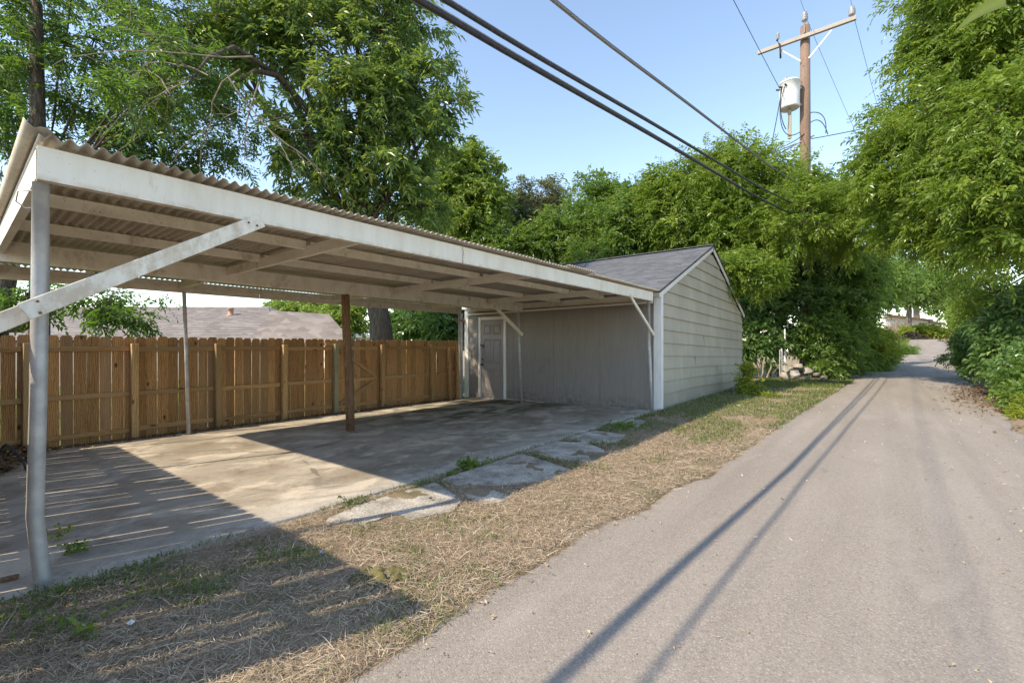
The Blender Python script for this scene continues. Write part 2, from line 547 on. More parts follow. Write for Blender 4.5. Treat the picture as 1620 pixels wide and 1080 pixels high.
    simple('terracotta', (.36, .20, .15), (.50, .30, .23), 12, .7)
    simple('lead', (.12, .12, .13), (.22, .22, .23), 10, .6)
    simple('red_paint', (.45, .06, .04), (.6, .10, .07), 5, .5)
    simple('transformer_grey', (.60, .61, .62), (.70, .71, .72), 3, .4, 0, .05)
    simple('porcelain', (.20, .212, .22), (.30, .312, .32), 8, .3, 0, .02)
    simple('cable_black', (.018, .018, .02), (.04, .04, .045), 30, .6, 0, .2)
    simple('cable_alu', (.16, .155, .15), (.30, .29, .28), 60, .5, .4, .1)
    simple('limestone', (.22, .20, .17), (.43, .395, .34), 4, .95, 0, 1.0, bscale=14, bdist=.02)
    simple('rubble', (.15, .135, .115), (.30, .275, .235), 7, .95, 0, 1.0, bscale=18, bdist=.02)
    simple('bark_dark', (.045, .035, .026), (.15, .12, .092), 5, .95, 0, 1.0, stretch=(5, 5, .9), kind='pos', rand=False, bscale=9, bdist=.05)
    simple('bark_grey', (.075, .062, .05), (.18, .155, .125), 6, .95, 0, .8, stretch=(4, 4, 1), kind='pos', rand=False, bscale=14, bdist=.02)
    simple('twig', (.13, .10, .078), (.29, .245, .195), 8, .9, 0, .4, kind='pos', rand=False)
    simple('cloth_olive', (.075, .066, .022), (.15, .135, .05), 9, .9, 0, .5, bscale=120)
    simple('litter_blue', (.30, .45, .75), (.45, .6, .9), 9, .4)
    simple('litter_white', (.7, .7, .7), (.85, .85, .85), 9, .6)
    simple('brick_red', (.30, .11, .07), (.42, .17, .11), 9, .9, 0, .5)
    leaf_mat('leaf_dark', [(0, (.024, .060, .016)), (.5, (.044, .098, .022)), (1, (.10, .17, .036))], .46, .42, (.26, .46, .05))
    leaf_mat('leaf_pecan', [(0, (.042, .095, .030)), (.42, (.076, .158, .048)), (.68, (.16, .245, .06)), (1, (.42, .44, .11))], .45, .30, (.42, .54, .07))
    leaf_mat('leaf_yellow', [(0, (.085, .15, .03)), (.5, (.16, .25, .05)), (1, (.28, .36, .08))], .45, .45, (.42, .54, .07))
    leaf_mat('leaf_mid', [(0, (.050, .11, .028)), (.5, (.105, .195, .045)), (1, (.24, .32, .075))], .48, .38, (.36, .52, .06))
    leaf_mat('leaf_elm', [(0, (.065, .13, .024)), (.5, (.14, .225, .038)), (1, (.31, .39, .075))], .50, .32, (.46, .60, .07))
    leaf_mat('leaf_grey', [(0, (.075, .085, .045)), (.5, (.12, .125, .07)), (1, (.20, .19, .12))], .3, .6)
    leaf_mat('leaf_lime', [(0, (.12, .17, .02)), (.5, (.22, .28, .03)), (1, (.34, .38, .06))], .45, .5, (.5, .55, .05))
    leaf_mat('leaf_ivy', [(0, (.045, .105, .034)), (.5, (.095, .185, .058)), (1, (.26, .36, .14))], .42, .26, (.32, .52, .08))
    leaf_mat('straw', [(0, (.12, .085, .055)), (.35, (.36, .27, .185)), (.7, (.57, .45, .32)), (1, (.86, .76, .60))], .22, .7, (.4, .3, .18))
    leaf_mat('blade', [(0, (.055, .10, .022)), (.5, (.11, .17, .036)), (1, (.25, .27, .09))], .3, .55, (.3, .36, .05))
    leaf_mat('dead_leaf', [(0, (.075, .045, .026)), (.5, (.15, .098, .058)), (1, (.28, .20, .125))], .15, .8, (.3, .15, .05))
make_materials()

# ------------------------------------------------------------------ the setting
def grid_lines(spec):
    out = []
    for a, b, n in spec:
        out += list(np.linspace(a, b, n, endpoint=False))
    out.append(spec[-1][1])
    return np.array(out)

def fbm(x, y, s, seed=0.0):
    return np.array([mnoise.fractal(Vector((a * s + seed, b * s - seed, seed)), 1.0, 2.0, 4) for a, b in zip(np.ravel(x), np.ravel(y))]).reshape(np.shape(x))

def build_ground():
    xs = grid_lines([(-400, -40, 8), (-40, -1.5, 14), (-1.5, 5, 110), (5, 18, 120), (18, 60, 60), (60, 110, 25), (110, 600, 8)])
    ys = grid_lines([(-400, -60, 6), (-60, -4, 20), (-4, 0.4, 40), (0.4, 3.6, 70), (3.6, 9.4, 24), (9.4, 60, 25), (60, 500, 6)])
    X, Y = np.meshgrid(xs, ys, indexing='ij')
    Z = base_z(X, Y)
    L = lerp_tab(ROAD_L, X); Rr = lerp_tab(ROAD_R, X)
    near = (X > -2) & (X < 30) & (Y > -5) & (Y < 10)
    bumpy = np.zeros_like(Z)
    bumpy[near] = fbm(X[near], Y[near], 2.2, 3.1) * .022 + fbm(X[near], Y[near], 9, 7.7) * .010
    road = (Y < L + .10) & (Y > Rr - .10)
    slab = (Y > 3.42) & (Y < 9.0) & (X > -.2) & (X < 9.2)
    Z = Z + np.where(road | slab, -.035, bumpy + .004)
    ln = np.clip((Y - L) / .6, 0, 1) * (Y < 3.3)
    Z = Z + np.where(road | slab, 0, .012 * ln)
    # right-hand bank rises into the bushes
    Z = Z + np.clip((Rr - .5 - Y) / 2.5, 0, 1) * .35 * (X > 4)
    n, m = X.shape
    V = np.stack([X, Y, Z], -1).reshape(-1, 3)
    i = np.arange(n - 1)[:, None] * m + np.arange(m - 1)[None]
    F = np.stack([i, i + m, i + m + 1, i + 1], -1).reshape(-1, 4)
    o = obj('ground', fast_mesh('ground', V, F, smooth=True), 'soil')
    tag(o, kind='structure')

def road_edge(x, side):
    tab = ROAD_L if side > 0 else ROAD_R
    e = float(lerp_tab(tab, x))
    w = mnoise.fractal(Vector((x * 1.1, side * 5.0, 0)), 1.0, 2.0, 3) * .09 + mnoise.fractal(Vector((x * 7.0, side * 9.0, 2)), 1.0, 2.0, 3) * .035
    return e + w * (1.3 if side < 0 else 1.0)

def build_road():
    xs = grid_lines([(-60, -1, 30), (-1, 8, 225), (8, 30, 200), (30, 90, 120), (90, 140, 12)])
    fr = np.array([0, 0, .01, .04, .1, .2, .3, .4, .5, .6, .7, .8, .9, .96, .99, 1, 1])
    V = []
    for x in xs:
        l = road_edge(x, 1); r = road_edge(x, -1); z = float(hill(x))
        for k, f in enumerate(fr):
            y = l + (r - l) * f
            crown = .020 * (1 - (2 * f - 1) ** 2)
            zz = z + crown + .012
            zz += mnoise.noise(Vector((x * .9, y * 1.1, 4))) * .006
            if k in (0, len(fr) - 1): zz = z - .05
            elif k in (1, len(fr) - 2): zz -= .010
            V.append((x, y, zz))
    m = len(fr); n = len(xs)
    i = np.arange(n - 1)[:, None] * m + np.arange(m - 1)[None]
    F = np.stack([i, i + 1, i + m + 1, i + m], -1).reshape(-1, 4)
    o = obj('alley_road', fast_mesh('alley_road', np.array(V), F, smooth=True), 'asphalt')
    tag(o, kind='structure')

def build_slab():
    ys = np.concatenate([[3.44, 3.44, 3.452], np.linspace(3.6, 8.7, 40), [8.75, 8.75]])
    xs = grid_lines([(-.05, 9.03, 120)])
    V = []
    for x in xs:
        for k, y in enumerate(ys):
            yy = y
            if k in (0, 1, 2): yy += mnoise.fractal(Vector((x * 3, 1.7, 0)), 1.0, 2.0, 3) * .018 + .012 * math.sin(x * .8)
            if k >= len(ys) - 2: yy += mnoise.fractal(Vector((x * 2, 9.7, 0)), 1.0, 2.0, 3) * .05
            z = slab_z(y) + mnoise.noise(Vector((x * .6, y * .6, 8))) * .006
            if k == 1: z -= .012
            if k in (0, len(ys) - 1): z -= .14
            V.append((x, yy, z))
    m = len(ys); n = len(xs)
    i = np.arange(n - 1)[:, None] * m + np.arange(m - 1)[None]
    F = np.stack([i, i + m, i + m + 1, i + 1], -1).reshape(-1, 4)
    o = obj('concrete_slab', fast_mesh('concrete_slab', np.array(V), F, smooth=True), 'slab')
    tag(o, kind='structure')

build_ground(); build_road(); build_slab()

# neighbour's lawn behind the fence
xs = np.linspace(-8, 16, 40); ys = np.linspace(9.16, 24, 30)
X_, Y_ = np.meshgrid(xs, ys, indexing='ij')
Z_ = base_z(X_, Y_) + .012 + .03
i_ = np.arange(39)[:, None] * 30 + np.arange(29)[None]
tag(obj('lawn', fast_mesh('lawn', np.stack([X_, Y_, Z_], -1).reshape(-1, 3), np.stack([i_, i_ + 30, i_ + 31, i_ + 1], -1).reshape(-1, 4), smooth=True), 'lawn_green'), kind='structure')

# broken concrete pads between slab and verge
PADS = [
    ([(512, 826), (560, 802), (622, 782), (690, 764), (732, 792), (712, 812), (640, 826), (560, 834)], 'sunlit broken concrete pad nearest the camera beside the slab edge'),
    ([(696, 760), (752, 741), (824, 718), (858, 728), (906, 744), (872, 758), (806, 768), (724, 770)], 'largest broken concrete pad, half in the carport shadow'),
    ([(732, 778), (772, 772), (810, 786), (788, 797), (746, 792)], 'smallest concrete fragment at the tip of the shadow'),
    ([(830, 714), (880, 699), (924, 700), (958, 712), (946, 733), (888, 729)], 'third concrete pad from the camera, wholly shaded'),
    ([(894, 694), (940, 681), (992, 688), (976, 701), (926, 701)], 'fourth concrete pad from the camera, partly under weeds'),
    ([(955, 677), (1000, 663), (1026, 666), (1004, 680)], 'farthest concrete pad by the right front carport post'),
]
for poly, lab in PADS:
    pts = []
    w = [ground_at(x, y, .015) for x, y in poly]
    for a, b in zip(w, w[1:] + w[:1]):
        for k in range(9):
            p = a.lerp(b, k / 9)
            j = mnoise.noise(Vector((p.x * 9, p.y * 9, 1))) * .03 + mnoise.noise(Vector((p.x * 27, p.y * 27, 4))) * .018
            pts.append((p.x + j, min(p.y + j, 3.40)))
    o = obj('concrete_pad', prism_me('concrete_pad', pts, -.10, .024, .01), 'pad')
    tag(o, lab, 'concrete pad', 'broken concrete pads along the slab edge')

# ------------------------------------------------------------------ carport
YF, YM, YB = 3.49, 6.60, 8.60
ZB0, ZB1 = 2.182, 2.36
cp = thing('carport', 'open cream steel carport with corrugated metal roof over the concrete slab', 'carport', (4.5, 6, 0))
def sheet_me(x0, x1, y0, y1, z, amp=.0135, pitch=.067, lift=0, phase=0.0):
    n = int((x1 - x0) / pitch * 8)
    xs = np.linspace(x0, x1, n)
    zz = z + amp * np.sin(2 * np.pi * xs / pitch)
    ys = np.array([y0, y0 + .35, (y0 + y1) / 2, y1])
    V = []
    for k, y in enumerate(ys):
        for x, q in zip(xs, zz):
            V.append((x, y + .004 * math.sin(x * 3 + phase), q - .008 * (y - 3.4) + (lift if k == 0 else 0)))
    i = np.arange(3)[:, None] * n + np.arange(n - 1)[None]
    F = np.stack([i, i + 1, i + n + 1, i + n], -1).reshape(-1, 4)
    return fast_mesh('roof_sheet', np.array(V), F, smooth=True)
x = .30; k = 0
while x < 8.95:
    x1 = min(x + .737, 8.97)
    lift = .0
    if 5.2 < x + .4 < 5.9: lift = .035
    o = obj('roof_sheet', sheet_me(x, x1 + .04, 3.385 + random.uniform(-.012, .012), 8.80 + random.uniform(-.02, .02), 2.398 + .0025 * (k % 2), lift=lift, phase=k), 'roof_sheet', cp)
    s = o.modifiers.new('thickness', 'SOLIDIFY'); s.thickness = .0012
    x = x1; k += 1
# turned-up edge flashing on the left side
bm = bmesh.new()
prof = [(.245, 2.458), (.262, 2.432), (.282, 2.418), (.305, 2.430), (.330, 2.434), (.350, 2.417)]
a = [bm.verts.new((x, 3.37, z)) for x, z in prof]; b = [bm.verts.new((x, 8.82, z - .04)) for x, z in prof]
for i in range(len(prof) - 1): bm.faces.new((a[i], a[i + 1], b[i + 1], b[i]))
o = obj('edge_flashing', bm_mesh('edge_flashing', bm, True), 'roof_sheet', cp)
o.modifiers.new('thickness', 'SOLIDIFY').thickness = .002

def channel_me(name, p0, p1, depth, h, t=.004, lip=.05, flip=1):
    """C-section beam running p0->p1 (bottom line of its web), flanges to the side flip"""
    p0, p1 = Vector(p0), Vector(p1)
    d = (p1 - p0); L = d.length; x = d.normalized(); y = Vector((0, 0, 1)).cross(x) * flip; z = Vector((0, 0, 1))
    M = Matrix((x, y, z)).transposed().to_4x4(); M.translation = p0
    bm = bmesh.new()
    add_box(bm, 0, L, 0, t, 0, h, M)
    add_box(bm, .0005, L - .0005, t, lip, 0.0003, t, M)
    add_box(bm, .0005, L - .0005, t, lip, h - t, h - .0003, M)
    return bm_mesh(name, bm)
def two_piece(name, xs, y, z0, h, mat, flip=1, lip=.06):
    for i, (a, b) in enumerate(zip(xs[:-1], xs[1:])):
        obj(name, channel_me(name, (a + (.0015 if i else 0), y, z0), (b - .0015, y, z0), 0, h, lip=lip, flip=flip), mat, cp)
two_piece('front_beam', [.30, 3.46, 8.74], YF - .03, ZB0, ZB1 - ZB0, 'cream_steel')
two_piece('middle_beam', [.26, 2.9, 5.6, 7.6, 8.62], YM, 2.125, .195, 'tan_steel')
two_piece('middle_beam_lip', [.26, 8.62], YM - .012, 2.118, .03, 'tan_steel')
two_piece('rear_beam', [.26, 3.5, 5.3, 8.55], YB, 2.145, .085, 'tan_steel')
two_piece('rear_beam_upper', [.26, 4.4, 8.55], YB - .02, 2.233, .085, 'tan_steel')
for y in (4.52, 5.60, 7.62):
    for a, b in ((.33, 2.28), (2.33, 4.88), (4.93, 7.33), (7.38, 8.72)):
        obj('purlin', channel_me('purlin', (a, y + random.uniform(-.02, .02), 2.275), (b, y + random.uniform(-.02, .02), 2.275), 0, .085, lip=.045), 'tan_steel', cp)
for x in (2.305, 4.905, 7.355):
    obj('crossbeam', beam_me('crossbeam', (x, YF + .035, 2.262), (x, YM - .014, 2.262), .045, .105), 'tan_steel', cp)
    obj('crossbeam', beam_me('crossbeam', (x, YM + .064, 2.252), (x, YB - .024, 2.252), .045, .105), 'tan_steel', cp)
obj('end_beam', channel_me('end_beam', (.30, YF + .035, 2.20), (.30, YB, 2.20), 0, .155, flip=-1), 'cream_steel', cp)
obj('end_beam', channel_me('end_beam', (8.765, YF + .0, 2.20), (8.765, YB, 2.20), 0, .12, flip=1), 'tan_steel', cp)
def post(pts, r, mat='galv', sides=14, cap=True):
    return obj('post', tube_me('post', pts, r, sides), mat, cp)
# the bent front-left pipe
fp = [(.322, 3.545, 2.182), (.318, 3.545, 1.6), (.312, 3.548, 1.0), (.303, 3.552, .55), (.300, 3.553, .38), (.312, 3.545, .22), (.326, 3.535, .05), (.333, 3.53, -.06)]
post(fp, [.036] * len(fp))
post([(2.34, 8.50, 2.145), (2.37, 8.50, 1.2), (2.40, 8.49, slab_z(8.5))], .027)
post([(8.42, 8.55, 2.145), (8.44, 8.55, 1.2), (8.46, 8.54, slab_z(8.55))], .030)
post([(8.50, 6.64, 2.125), (8.54, 6.64, 1.2), (8.60, 6.62, slab_z(6.6))], .030)
post([(8.68, 3.53, 2.182), (8.70, 3.53, 1.3), (8.71, 3.52, 1.15), (8.74, 3.51, .6), (8.77, 3.50, -.02)], .031)
post([(.275, 6.64, 2.125), (.27, 6.64, slab_z(6.6))], .022)
post([(.275, 8.55, 2.145), (.27, 8.55, slab_z(8.55))], .020)
bp = obj('wooden_post', tube_me('wooden_post', [(4.00, 6.64, 2.124), (4.02, 6.64, 1.5), (4.06, 6.64, .9), (4.075, 6.63, .4), (4.08, 6.63, slab_z(6.63) - .01)], [.062, .064, .066, .067, .068], 12), 'old_post', cp)
bp['label'] = 'brown weathered round timber post'
br = obj('brace', beam_me('brace', (.25, 3.448, 1.475), (1.42, 3.448, 2.20), .006, .094), 'cream_steel', cp)
br['label'] = 'white flat steel brace screwed to the bent front post'
for (x, z) in ((.30, 1.535), (.31, 1.475), (1.33, 2.165), (1.385, 2.155)):
    obj('bolt', tube_me('bolt', [(x, 3.446, z), (x, 3.438, z)], .007, 8), 'rust', br)
obj('brace', beam_me('brace', (8.76, 3.455, 1.52), (7.62, 3.455, 2.22), .03, .055), 'tan_steel', cp)
obj('brace', beam_me('brace', (8.55, 6.57, 1.56), (7.55, 6.57, 2.17), .05, .065), 'tan_steel', cp)
obj('brace', beam_me('brace', (.30, 3.592, 1.50), (-.36, 3.592, 1.09), .006, .094), 'cream_steel', cp)
obj('wire_hook', tube_me('wire_hook', [(.295, 3.56, 2.14), (.24, 3.60, 2.13), (.235, 3.63, 2.08), (.27, 3.62, 2.05), (.30, 3.57, 2.05)], .004, 6), 'galv', cp)
# rotten fascia edge where the roof meets the shed
obj('rusty_flashing', beam_me('rusty_flashing', (8.94, 3.62, 2.235), (8.94, 8.5, 2.20), .012, .05), 'rust', cp)
obj('ledger', beam_me('ledger', (8.955, 3.56, 2.185), (8.955, 8.85, 2.15), .05, .045), 'tan_steel', cp)

# ------------------------------------------------------------------ shed
GX0, GX1, GY0, GY1 = 9.03, 16.2, 3.45, 8.95
EAVE, RIDGE = 2.40, 3.90
GXM = (GX0 + GX1) / 2 + .1
sh = thing('garage_shed', 'grey garden garage with gabled shingle roof at the end of the carport', 'garage', (12.5, 6.2, 0))
# core walls
bm = bmesh.new()
add_box(bm, GX0 + .03, GX1 - .03, GY0 + .06, GY1 - .03, -.2, EAVE)
obj('wall', bm_mesh('wall', bm), 'plywood_wall', sh)
for y in (GY0 + .07, GY1 - .05):
    bm = bmesh.new()
    tri = [(GX0 + .04, y, EAVE + .001), (GX1 - .04, y, EAVE + .001), (GXM, y, RIDGE - .06)]
    bm.faces.new([bm.verts.new(v) for v in tri])
    obj('gable', bm_mesh('gable', bm), 'siding', sh)
# plywood panels with vertical grooves on the carport side
def panel(y0, y1):
    bm = bmesh.new()
    n = max(1, round((y1 - y0) / .305)); w = (y1 - y0) / n
    for i in range(n):
        a, b = y0 + i * w, y0 + (i + 1) * w
        add_box(bm, GX0 + .004, GX0 + .03, a + .0008, b - .0008, -.06 - .01 * (a - 3), EAVE - .02)
        add_box(bm, GX0 + .0052, GX0 + .03, b - .0008, b + .0008 if i < n - 1 else b - .0004, -.06 - .01 * (a - 3), EAVE - .021)
    return bm_mesh('wall_panel', bm)
DY0, DY1 = 7.46, 8.41
for a, b in ((3.56, 4.78), (4.783, 6.0), (6.003, 7.22), (7.223, DY0), (DY1, 8.80)):
    obj('wall_panel', panel(a, b), 'plywood_wall', sh)
bm = bmesh.new(); add_box(bm, GX0 + .004, GX0 + .03, DY0, DY1, 2.075, EAVE - .02)
obj('wall_panel', bm_mesh('wall_panel', bm), 'plywood_wall', sh)
# corner boards
obj('corner_board', box_me('corner_board', GX0 - .022, GX0 + .10, GY0 - .052, GY0 - .012, -.05, EAVE + .03), 'white_trim', sh)
obj('corner_board', box_me('corner_board', GX0 - .020, GX0 + .002, GY0 - .0115, GY0 + .11, -.05, EAVE - .03), 'white_trim', sh)
obj('corner_board', box_me('corner_board', GX0 - .022, GX0 + .003, GY1 - .15, GY1 - .03, -.17, EAVE - .03), 'white_trim', sh)
obj('corner_board', box_me('corner_board', GX0 - .015, GX0 + .08, GY1 - .028, GY1, -.17, EAVE - .05), 'white_trim', sh)
# lapped siding courses on the gable end, sagging with age
zc = [-.12, .30, .565, .83, 1.10, 1.37, 1.64, 1.91, 2.18, 2.45, 2.72, 2.99, 3.26, 3.53, 3.80]
def sag(x, z):
    u = x - GX0
    s = -.024 * u * np.clip(z / 1.3, .15, 1)
    if z < 1.0: s += .045 * math.sin(u * .75) * (1 - z)
    return float(s)
def rake_x(z):
    f = max(0.0, (z - EAVE) / (RIDGE - .05 - EAVE))
    return GX0 + .08 + (GXM - GX0 - .08) * f, GX1 - (GX1 - GXM) * f
for i in range(len(zc)):
    z0 = zc[i]; z1 = zc[i + 1] + .02 if i + 1 < len(zc) else RIDGE - .1
    bm = bmesh.new()
    cols = []
    n = 14
    for k in range(n + 1):
        u = k / n
        l0, r0 = rake_x(z0); l1, r1 = rake_x(min(z1, RIDGE - .1))
        xb = l0 + (r0 - l0) * u; xt = l1 + (r1 - l1) * u
        zb = z0 + sag(xb, z0); zt = z1 + sag(xt, z1)
        zt = min(zt, 99)
        yb = GY0 - .026 + .005 * mnoise.noise(Vector((xb * 1.5, z0 * 5, 3))); yt = GY0 + .004
        cols.append([bm.verts.new(c) for c in ((xb, yb, zb), (xt, yt, zt), (xt, yt + .012, zt), (xb, yb + .014, zb))])
    for a, b in zip(cols[:-1], cols[1:]):
        for q in range(4):
            bm.faces.new((a[q], b[q], b[(q + 1) % 4], a[(q + 1) % 4]))
    bm.faces.new(cols[0]); bm.faces.new(cols[-1][::-1])
    obj('siding_board', bm_mesh('siding_board', bm), 'siding', sh)
for (x, i) in ((11.3, 3), (13.2, 2), (12.0, 5), (14.0, 4)):
    obj('siding_joint', box_me('siding_joint', x, x + .03, GY0 - .029, GY0 - .012, zc[i] + .02 + sag(x, zc[i]), zc[i + 1] - .005 + sag(x, zc[i + 1]), 0), 'siding', sh)
# roof
def slope_pt(side, f, y, off=0.0):
    """side -1: carport slope. f 0 eave ->1 ridge"""
    xe = GX0 - .10 if side < 0 else GX1 + .12
    ze = EAVE + .005 if side < 0 else EAVE - .05
    nx = -(RIDGE + .06 - ze) * (-1 if side > 0 else 1); nz = abs(GXM - xe)
    l = math.hypot(nx, nz)
    return Vector((xe + (GXM - xe) * f + off * nx / l, y, ze + (RIDGE + .05 - ze) * f + off * nz / l))
ry0, ry1 = GY0 - .06, GY1 + .08
for side in (-1, 1):
    bm = bmesh.new()
    vs = [bm.verts.new(slope_pt(side, f, y, o_)) for o_ in (-.03, 0) for (f, y) in ((0, ry0), (1, ry0), (1, ry1), (0, ry1))]
    for q in ((0, 1, 2, 3), (4, 5, 6, 7), (0, 1, 5, 4), (1, 2, 6, 5), (2, 3, 7, 6), (3, 0, 4, 7)): bm.faces.new([vs[i] for i in q])
    deck = obj('roof_deck', bm_mesh('roof_deck', bm), 'dark_edge', sh)
    N = 27
    for c in range(N):
        f0 = c / N; f1 = min(1.0, (c + 1.35) / N)
        bm = bmesh.new()
        y = ry0 - .015; first = True
        while y < ry1 + .015:
            w = .305 if not first else .305 * (.5 if c % 2 else 1)
            first = False
            yb = min(y + w - .006, ry1 + .015)
            j = random.uniform(-.002, .002); up = .005 + random.uniform(0, .0015)
            q = [slope_pt(side, f0 + j, y, up + .004), slope_pt(side, f0 + j, yb, up + .004), slope_pt(side, f1, yb, .003), slope_pt(side, f1, y, .003), slope_pt(side, f0 + j, y, .001), slope_pt(side, f0 + j, yb, .001)]
            v = [bm.verts.new(p) for p in q]
            bm.faces.new(v[:4]); bm.faces.new((v[0], v[4], v[5], v[1]))
            y += w
        obj('shingle_course', bm_mesh('shingle_course', bm), 'shingle_blue', deck)
# ridge cap, rake boards, eave fascia
obj('ridge_cap', beam_me('ridge_cap', (GXM, ry0 - .02, RIDGE + .062), (GXM, ry1 + .02, RIDGE + .062), .22, .02), 'shingle_blue', sh)
for side in (-1, 1):
    a = slope_pt(side, -.01, GY0 - .045, -.085); b = slope_pt(side, .995, GY0 - .045, -.085)
    obj('rake_board', beam_me('rake_board', a, b, .022, .10), 'white_trim', sh)
    a = slope_pt(side, -.012, GY0 - .062, -.012); b = slope_pt(side, 1.0, GY0 - .062, -.012)
    obj('drip_edge', beam_me('drip_edge', a, b, .012, .045), 'dark_edge', sh)
obj('fascia', box_me('fascia', GX0 - .085, GX0 - .06, GY0 - .03, GY1 + .05, 2.30, 2.395), 'white_trim', sh)
# door
ex = GX0 - .018
obj('door_jamb', box_me('door_jamb', ex - .01, GX0 + .03, DY0, DY0 + .075, -.075, 2.07), 'white_trim', sh)
obj('door_jamb', box_me('door_jamb', ex - .01, GX0 + .03, DY1 - .075, DY1, -.085, 2.07), 'white_trim', sh)
obj('door_head', box_me('door_head', ex - .008, GX0 + .03, DY0 + .0755, DY1 - .0755, 1.99, 2.07), 'white_trim', sh)
d0, d1 = DY0 + .082, DY1 - .082
door = obj('door', box_me('door', GX0 - .004, GX0 + .028, d0, d1, -.06, 1.985), 'door_paint', sh)
W = d1 - d0
for (za, zb) in ((1.60, 1.86), (.84, 1.48), (.10, .70)):
    for (ua, ub) in ((.13, .46), (.54, .87)):
        bm = bmesh.new()
        ya, yb = d0 + W * ua, d0 + W * ub
        def ring(i, xo):
            return [bm.verts.new((GX0 + xo, y, z)) for y, z in ((ya + i, za + i), (yb - i, za + i), (yb - i, zb - i), (ya + i, zb - i))]
        rr = [ring(0, -.0045), ring(.012, -.018), ring(.030, -.0042), ring(.055, -.016)]
        for p, q in zip(rr[:-1], rr[1:]):
            for k in range(4): bm.faces.new((p[k], p[(k + 1) % 4], q[(k + 1) % 4], q[k]))
        bm.faces.new(rr[-1])
        obj('door_panel', bm_mesh('door_panel', bm), 'door_paint', door)
hy = d1 - .055
obj('door_knob', lathe_me('door_knob', [(.0, -.03), (.022, -.028), (.030, -.012), (.026, .004), (.012, .014), (.012, .03), (.03, .034), (.03, .04)], 14, (0, 0, 0)), 'dark_metal', door, loc=(GX0 - .045, hy, .80), rot=(0, R(90), 0))
obj('deadbolt', lathe_me('deadbolt', [(.026, 0), (.026, .014), (.012, .018), (.012, .03)], 14), 'dark_metal', door, loc=(GX0 - .006, hy, .94), rot=(0, R(-90), 0))
bm = bmesh.new()
add_box(bm, GX0 - .028, GX0 - .006, hy - .055, hy + .075, 1.30, 1.335)
add_box(bm, GX0 - .035, GX0 - .024, hy - .06, hy - .02, 1.24, 1.32)
obj('hasp', bm_mesh('hasp', bm), 'dark_metal', door)
obj('threshold', box_me('threshold', GX0 - .05, GX0 + .0, d0 - .02, d1 + .02, -.105, -.066), 'galv', sh)
obj('sill_plate', box_me('sill_plate', GX0 - .02, GX0 + .0035, 3.56, DY0 - .005, -.12, -.045), 'pad', sh)
obj('eave_bracket', beam_me('eave_bracket', (8.55, 8.93, 2.02), (9.0, 8.93, 1.99), .04, .06), 'trim_brown', sh)
obj('downspout', tube_me('downspout', [(8.96, 9.0, 2.2), (8.955, 9.0, 1.1), (8.96, 9.0, -.12)], .035, 8), 'galv', sh)

# ------------------------------------------------------------------ fences
def picket_variants(h, w, th=.016, n=5):
    out = []
    for i in range(n):
        bm = bmesh.new()
        ww = w * random.uniform(.95, 1.0); hh = h
        c = .022
        poly = [(-ww / 2, 0), (ww / 2, 0), (ww / 2, hh - c * 1.3), (ww / 2 - c, hh), (-ww / 2 + c, hh), (-ww / 2, hh - c * 1.3)]
        bw = random.uniform(-.004, .004)
        f = [bm.verts.new((x + bw * (z / h), -th / 2, z)) for x, z in poly]; b = [bm.verts.new((x + bw * (z / h), th / 2, z)) for x, z in poly]
        bm.faces.new(f); bm.faces.new(b[::-1])
        for k in range(6):
            j = (k + 1) % 6
            bm.faces.new((f[k], b[k], b[j], f[j]))
        out.append(bm_mesh('picket', bm))
    return out
PV = picket_variants(1.60, .138)
YFN = 9.10
GATE0, GATE1 = 5.25, 6.34
fence = thing('wooden_fence', 'brown dog-eared picket fence with posts and rails along the back of the slab', 'fence', (2, YFN, -.15))
gate = thing('fence_gate', 'brown plank gate with diagonal braces set in the back fence', 'gate', (5.8, YFN, -.15))
x = -1.1; i = 0
while x < 8.92:
    par = gate if GATE0 + .04 < x < GATE1 - .02 else fence
    g = random.choice([.001, .002, .003, .004, .005, .008])
    z0 = -.155 + random.uniform(-.014, .012)
    obj('picket', random.choice(PV), 'picket', par, loc=(x + .07, YFN + .02, z0), rot=(random.uniform(-.006, .006), random.uniform(-.006, .006), random.uniform(-.03, .03)))
    x += .138 + g; i += 1
FP = [-.46, .69, 1.84, 2.99, 4.13]
fposts = [(p, 'post_wood') for p in FP] + [(5.21, 'post_green'), (6.39, 'post_wood'), (7.9, 'post_wood'), (8.52, 'post_wood'), (8.83, 'post_wood')]
for p, m in fposts:
    hh = 1.50 if p < 8 else (1.42 if p < 8.6 else 1.30)
    o = obj('post', box_me('post', -.045, .045, -.045, .045, 0, hh + random.uniform(-.02, .02), .005), m, fence, loc=(p, YFN - .078, -.16), rot=(random.uniform(-.01, .01), random.uniform(-.012, .012), 0))
rz = [(1.41, .072), (.71, .072), (.16, .072)]
xs = [p for p, _ in fposts]
for a, b in zip(xs[:-1], xs[1:]):
    if abs(a - 5.21) < .1: continue
    for z, h in rz:
        me = box_me('rail', 0, b - a - .096, -.019, .019, -h / 2, h / 2, .005)
        obj('rail', me, 'rail', fence, loc=(a + .048, YFN - .0085, -.16 + z + random.uniform(-.01, .01)), rot=(0, random.uniform(-.004, .004), 0))
for z, h in rz:
    obj('rail', box_me('rail', 0, .98, -.019, .019, -h / 2, h / 2, .005), 'rail', gate, loc=(5.30, YFN - .0085, -.16 + z))
for (a, b) in (((5.32, 1.38), (6.24, .76)), ((5.32, .19), (6.24, .66))):
    obj('brace', beam_me('brace', (a[0], YFN - .030, a[1] - .16), (b[0], YFN - .030, b[1] - .16), .020, .085), 'rail', gate)
obj('gate_block', box_me('gate_block', 5.0, 5.16, YFN - .055, YFN - .03, 1.29, 1.36), 'rail', fence)

